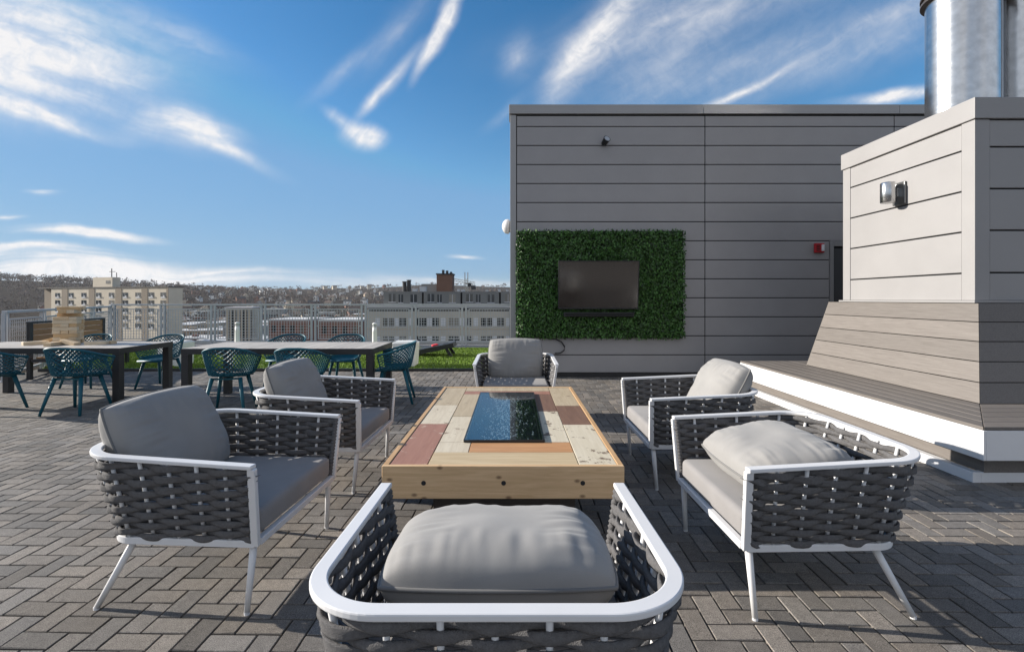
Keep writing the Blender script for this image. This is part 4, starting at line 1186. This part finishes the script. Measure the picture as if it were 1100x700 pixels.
    for i in range(24):
        z = i*Hm/24; mb.bar((-.6, -.6, z), (.6, -.6, z+Hm/24), .14, .14); mb.bar((.6, .6, z), (-.6, .6, z+Hm/24), .14, .14)
    mb.build('mast', my, c)
    mb = MB()
    for (y, z) in ((-.5, 0), (.5, 0), (0, 1.0)): mb.bar((-9, y, Hm-2.6+z+2.2), (3.6, y, Hm-2.6+z), .2, .2)
    for i in range(10):
        f0, f1 = i/10, (i+1)/10; A = lambda f, y, z: V((-9+12.6*f, y, Hm-.4-2.2*f+z))
        mb.bar(A(f0, -.5, 0), A((f0+f1)/2, 0, 1), .12, .12); mb.bar(A((f0+f1)/2, 0, 1), A(f1, -.5, 0), .12, .12)
    mb.build('jib', my, c)
    mb = MB(); mb.box(2.0, 3.8, -.9, .9, Hm-4.6, Hm-2.9); mb.build('counterweight', M_black, c)
    mb = MB(); mb.box(.7, 2.0, -.8, .8, Hm-3.4, Hm-1.9); mb.build('cab', M_black, c)
grey_block()

def city():
    rnd = random.Random(21)
    walls = {'white': (.78, .76, .72), 'brick red': (.20, .085, .06), 'tan': (.36, .28, .2), 'grey': (.26, .26, .26), 'cream': (.5, .44, .34)}
    roofs = {'dark': (.05, .048, .048), 'pale': (.55, .55, .55), 'brown': (.12, .08, .06)}
    wm = {k: mat('house_wall_'+k.replace(' ', '_'), v, .85, scale=.3) for k, v in walls.items()}
    rm = {k: mat('house_roof_'+k, v, .8, scale=.3) for k, v in roofs.items()}
    def house_mesh(wk, rk, gable, w, d, h, storeys, nw):
        mb = MB(); idx = []
        mb.box(-w/2, w/2, -d/2, d/2, -6, h); idx += [0]*6
        if gable:
            r = h+w*.36
            mb.add([(-w/2-.3, -d/2-.3, h-.1), (w/2+.3, -d/2-.3, h-.1), (w/2+.3, d/2+.3, h-.1), (-w/2-.3, d/2+.3, h-.1), (0, -d/2-.3, r), (0, d/2+.3, r)], [(0, 1, 4), (1, 2, 5, 4), (2, 3, 5), (3, 0, 4, 5)]); idx += [0, 1, 0, 1]
            mb.box(w*.2, w*.3, 0, .8, h, r+.6); idx += [0]*6
        else:
            mb.box(-w/2+.2, w/2-.2, -d/2+.2, d/2-.2, h+.01, h+.25); idx += [1]*6
            mb.box(-w*.2, -w*.05, 0, 2, h+.26, h+1.6); idx += [0]*6
        for s_ in range(storeys):
            z = h-2.3-s_*3
            for i in range(nw):
                x = -w/2+w*(i+.5)/nw
                mb.box(x-.55, x+.55, -d/2-.06, -d/2-.01, z, z+1.4); idx += [2]*6
            for i in range(max(2, int(nw*d/w))):
                y = -d/2+d*(i+.5)/max(2, int(nw*d/w))
                mb.box(-w/2-.06, -w/2-.01, y-.5, y+.5, z, z+1.4); idx += [2]*6
                mb.box(w/2+.01, w/2+.06, y-.5, y+.5, z, z+1.4); idx += [2]*6
        return mb, idx
    protos = []
    for wk, rk, gable, w, d, h, st_, nw in (('white', 'dark', 1, 7, 10, 6.5, 2, 2), ('brick red', 'dark', 1, 7, 11, 7, 2, 2), ('tan', 'brown', 1, 8, 11, 6.5, 2, 2), ('grey', 'dark', 1, 7, 9, 6, 2, 2),
                                           ('cream', 'brown', 1, 8, 12, 7, 2, 3), ('brick red', 'pale', 0, 22, 16, 8, 2, 6), ('tan', 'pale', 0, 26, 16, 9, 3, 8), ('white', 'pale', 0, 20, 18, 7, 2, 5), ('grey', 'pale', 0, 18, 14, 10, 3, 5)):
        mb, idx = house_mesh(wk, rk, gable, w, d, h, st_, nw)
        o = mb.build('house' if gable else 'flat_roof_building', [wm[wk], rm[rk], M_glassdark], idx=idx); COL.objects.unlink(o)
        o['label'] = ('small %s house with %s gable roof far off on the hillside' if gable else '%s low building with %s flat roof in the city below') % (wk, rk)
        o['category'] = 'house' if gable else 'building'; o['group'] = 'far hillside houses' if gable else 'flat roofed buildings in the city'
        protos.append(o)
    placed = []
    def put(i, x, y, a):
        o = protos[i].copy(); COL.objects.link(o); o.location = (x, y, terrain(x, y)); o.rotation_euler = (0, 0, a); o.name = protos[i].name.split('.')[0]
        s = rnd.uniform(.85, 1.2); o.scale = (s, s, s*rnd.uniform(.9, 1.15)); return o
    n = 0; tries = 0
    while n < 285 and tries < 14000:
        tries += 1
        Y = 330*math.exp(rnd.random()*1.65); px = rnd.uniform(118, 415) if rnd.random() < .9 else rnd.uniform(40, 118)
        x = (px-551)*Y/FPX
        if any((x-a)**2+(Y-b)**2 < (11+Y*.005)**2 for a, b in placed): continue
        placed.append((x, Y)); i = rnd.choice([0, 0, 0, 1, 2, 3, 4, 4]); put(i, x, Y, rnd.choice([0, PI/2])+rnd.uniform(-.4, .4)+.3); n += 1
    n = 0; tries = 0
    while n < 95 and tries < 9000:
        tries += 1
        Y = rnd.uniform(190, 520); px = rnd.uniform(130, 420)
        x = (px-551)*Y/FPX
        if px < 210 and 150 < Y < 260: continue
        if any((x-a)**2+(Y-b)**2 < 21**2 for a, b in placed): continue
        placed.append((x, Y)); put(rnd.choice([5, 5, 6, 7, 8]), x, Y, rnd.choice([0, PI/2])+rnd.uniform(-.1, .1)+.25); n += 1
    # the vertical-striped cream block and low brick hall seen through the mesh
    def striped():
        Y = 150; a = at(243, 331, Y); b = at(268, 331, Y)
        t = thing('striped_office', (a.x, Y, GZ), 'cream office block with dark vertical window strips seen through railing', 'office building', R(14))
        L = b.x-a.x; H = a.z-GZ
        mb = MB(); mb.box(0, L, 0, 10, 0, H); mb.build('wall', wm['cream'], t)
        for i in range(7): mb = MB(); mb.box(.5+i*L/7, .5+i*L/7+.55, -.06, -.01, 2, H-.6); mb.build('window_strip', M_glassdark, t)
        mb = MB(); mb.box(-.2, L+.2, -.2, 10.2, H+.01, H+.4); mb.build('roof', rm['pale'], t)
    striped()
    def hall(px0, px1, py, Y, lab, H=None):
        a = at(px0, py, Y); b = at(px1, py, Y); L = b.x-a.x; H = a.z-GZ
        t = thing('brick_hall', (a.x, Y, GZ), lab, 'hall', R(-6))
        mb = MB(); mb.box(0, L, 0, 14, 0, H); mb.build('wall', wm['brick red'], t)
        mb = MB(); mb.box(-.3, L+.3, -.3, 14.3, H+.01, H+.5); mb.build('roof', rm['pale'], t)
        k = max(4, int(L/3))
        for i in range(k): mb = MB(); x = L*(i+.3)/k; mb.box(x, x+1.2, -.06, -.01, H-3, H-1.2); mb.build('window', M_glassdark, t)
    hall(289, 331, 344.5, 128, 'long low red brick hall with pale roof, left one seen through the railing')
    hall(343, 388, 345, 120, 'long low red brick hall with pale roof, right one beside the grey block')
    # roads and car park
    mb = MB()
    mr = mat('asphalt', (.06, .06, .062), .9, scale=.3)
    z = GZ+.35
    for p, q, w in (((-150, 120), (40, 175), 9), ((-120, 60), (-70, 420), 8), ((-60, 90), (-20, 330), 7)):
        p, q = V((*p, 0)), V((*q, 0)); d = (q-p).normalized(); nn = V((-d.y, d.x, 0))*w/2; z += .02
        mb.add([p-nn+V((0, 0, z)), q-nn+V((0, 0, z)), q+nn+V((0, 0, z)), p+nn+V((0, 0, z))], [(0, 1, 2, 3)])
    tag(mb.build('road', mr), kind='structure')
    mb = MB(); mb.box(-82, -48, 105, 150, GZ-.2, GZ+.28); tag(mb.build('car_park', mat('car_park_concrete', (.25, .24, .23), .9, scale=.2)), kind='structure')
    # parked cars, a pixel or two each
    pm = {}
    for n, c in (('white', (.7, .7, .7)), ('dark', (.03, .03, .035)), ('silver', (.38, .39, .4)), ('red', (.3, .03, .03))):
        b = MB(); b.hexa([(-2.1, -.85, .3), (2.1, -.85, .3), (2.1, .85, .3), (-2.1, .85, .3)], [(-2.1, -.82, .85), (2.05, -.82, .8), (2.05, .82, .8), (-2.1, .82, .85)])
        b.hexa([(-1.7, -.78, .86), (1.1, -.78, .83), (1.1, .78, .83), (-1.7, .78, .86)], [(-1.3, -.65, 1.4), (.4, -.65, 1.4), (.4, .65, 1.4), (-1.3, .65, 1.4)])
        for x in (-1.3, 1.3):
            for y in (-.8, .8): b.lathe([(.32, -.1), (.32, .1)], 10, Matrix.Translation((x, y, .32)) @ Matrix.Rotation(PI/2, 4, 'X'))
        o = b.build('parked_car', mat('car_paint_'+n, c, .3), bevel=.06); COL.objects.unlink(o)
        tag(o, '%s parked car in the car park far below the railing' % n, 'car', 'cars parked below the roof'); pm[n] = o
    for r in range(3):
        for k in range(9):
            if rnd.random() < .25: continue
            o = pm[rnd.choice(list(pm))].copy(); COL.objects.link(o); o.name = 'parked_car'; o.location = (-78+k*3.1, 112+r*14, GZ+.3); o.rotation_euler = (0, 0, PI/2+rnd.uniform(-.05, .05))
    # bare winter woodland on the slopes: one mass
    mb = MB()
    def tuft(x, y, h, w, n):
        z = terrain(x, y)
        mb.add([(x-.02*h, y, z-1), (x+.02*h, y, z-1), (x, y, z+h*.6)], [(0, 1, 2)])
        for i in range(n):
            a = rnd.uniform(0, 6.28); rr = w*math.sqrt(rnd.random()); zz = z+h*(.35+.65*rnd.random()); k = (1-abs((zz-z)/h-.6))
            c = V((x+math.cos(a)*rr*k, y+math.sin(a)*rr*k*.6, zz)); s = w*rnd.uniform(.14, .34)
            q = Euler((rnd.uniform(-1, 1), rnd.uniform(-1, 1), rnd.uniform(0, 6))).to_matrix()
            mb.add([c+q@V((-s, 0, 0)), c+q@V((s*.6, 0, -s*.3)), c+q@V((s*.2, 0, s*1.3))], [(0, 1, 2)])
    for i in range(2300):      # bluff
        x = rnd.gauss(-900, 360); y = rnd.uniform(420, 1000)
        px = 551+x/y*FPX
        if not -120 < px < 330: continue
        if terrain(x, y) < GZ+6 and rnd.random() < .7: continue
        tuft(x, y, rnd.uniform(9, 16), rnd.uniform(4, 7), 16)
    for i in range(1000):      # valley and far ridge
        Y = 360*math.exp(rnd.random()*1.85); px = rnd.uniform(60, 545); x = (px-551)*Y/FPX
        tuft(x, Y, rnd.uniform(6, 12), rnd.uniform(3.5, 7)*(1+Y/2500), 12)
    tag(mb.build('bare_woodland', mat('bare_twigs', (.12, .092, .078), .95, var=.2, scale=.05, spec=0, island=.4)), 'brown leafless winter woodland covering the far hills', 'woodland', kind='stuff')
city()

# ------------------------------------------------------------------ the air over the city
def haze():
    mb = MB(); mb.box(-3300, 3300, -3300, 3300, GZ-12, 95)
    o = mb.build('haze', []); m = bpy.data.materials.new('haze_air'); m.use_nodes = True; nt = m.node_tree
    nt.nodes.remove(nt.nodes['Principled BSDF'])
    v = nt.nodes.new('ShaderNodeVolumePrincipled'); v.inputs['Color'].default_value = (.86, .88, .92, 1); v.inputs['Density'].default_value = .00008; v.inputs['Anisotropy'].default_value = .2
    nt.links.new(v.outputs[0], nt.nodes['Material Output'].inputs['Volume'])
    o.data.materials.append(m); tag(o, 'thin pale haze in the air over the city and its hills', 'haze', kind='stuff')
haze()
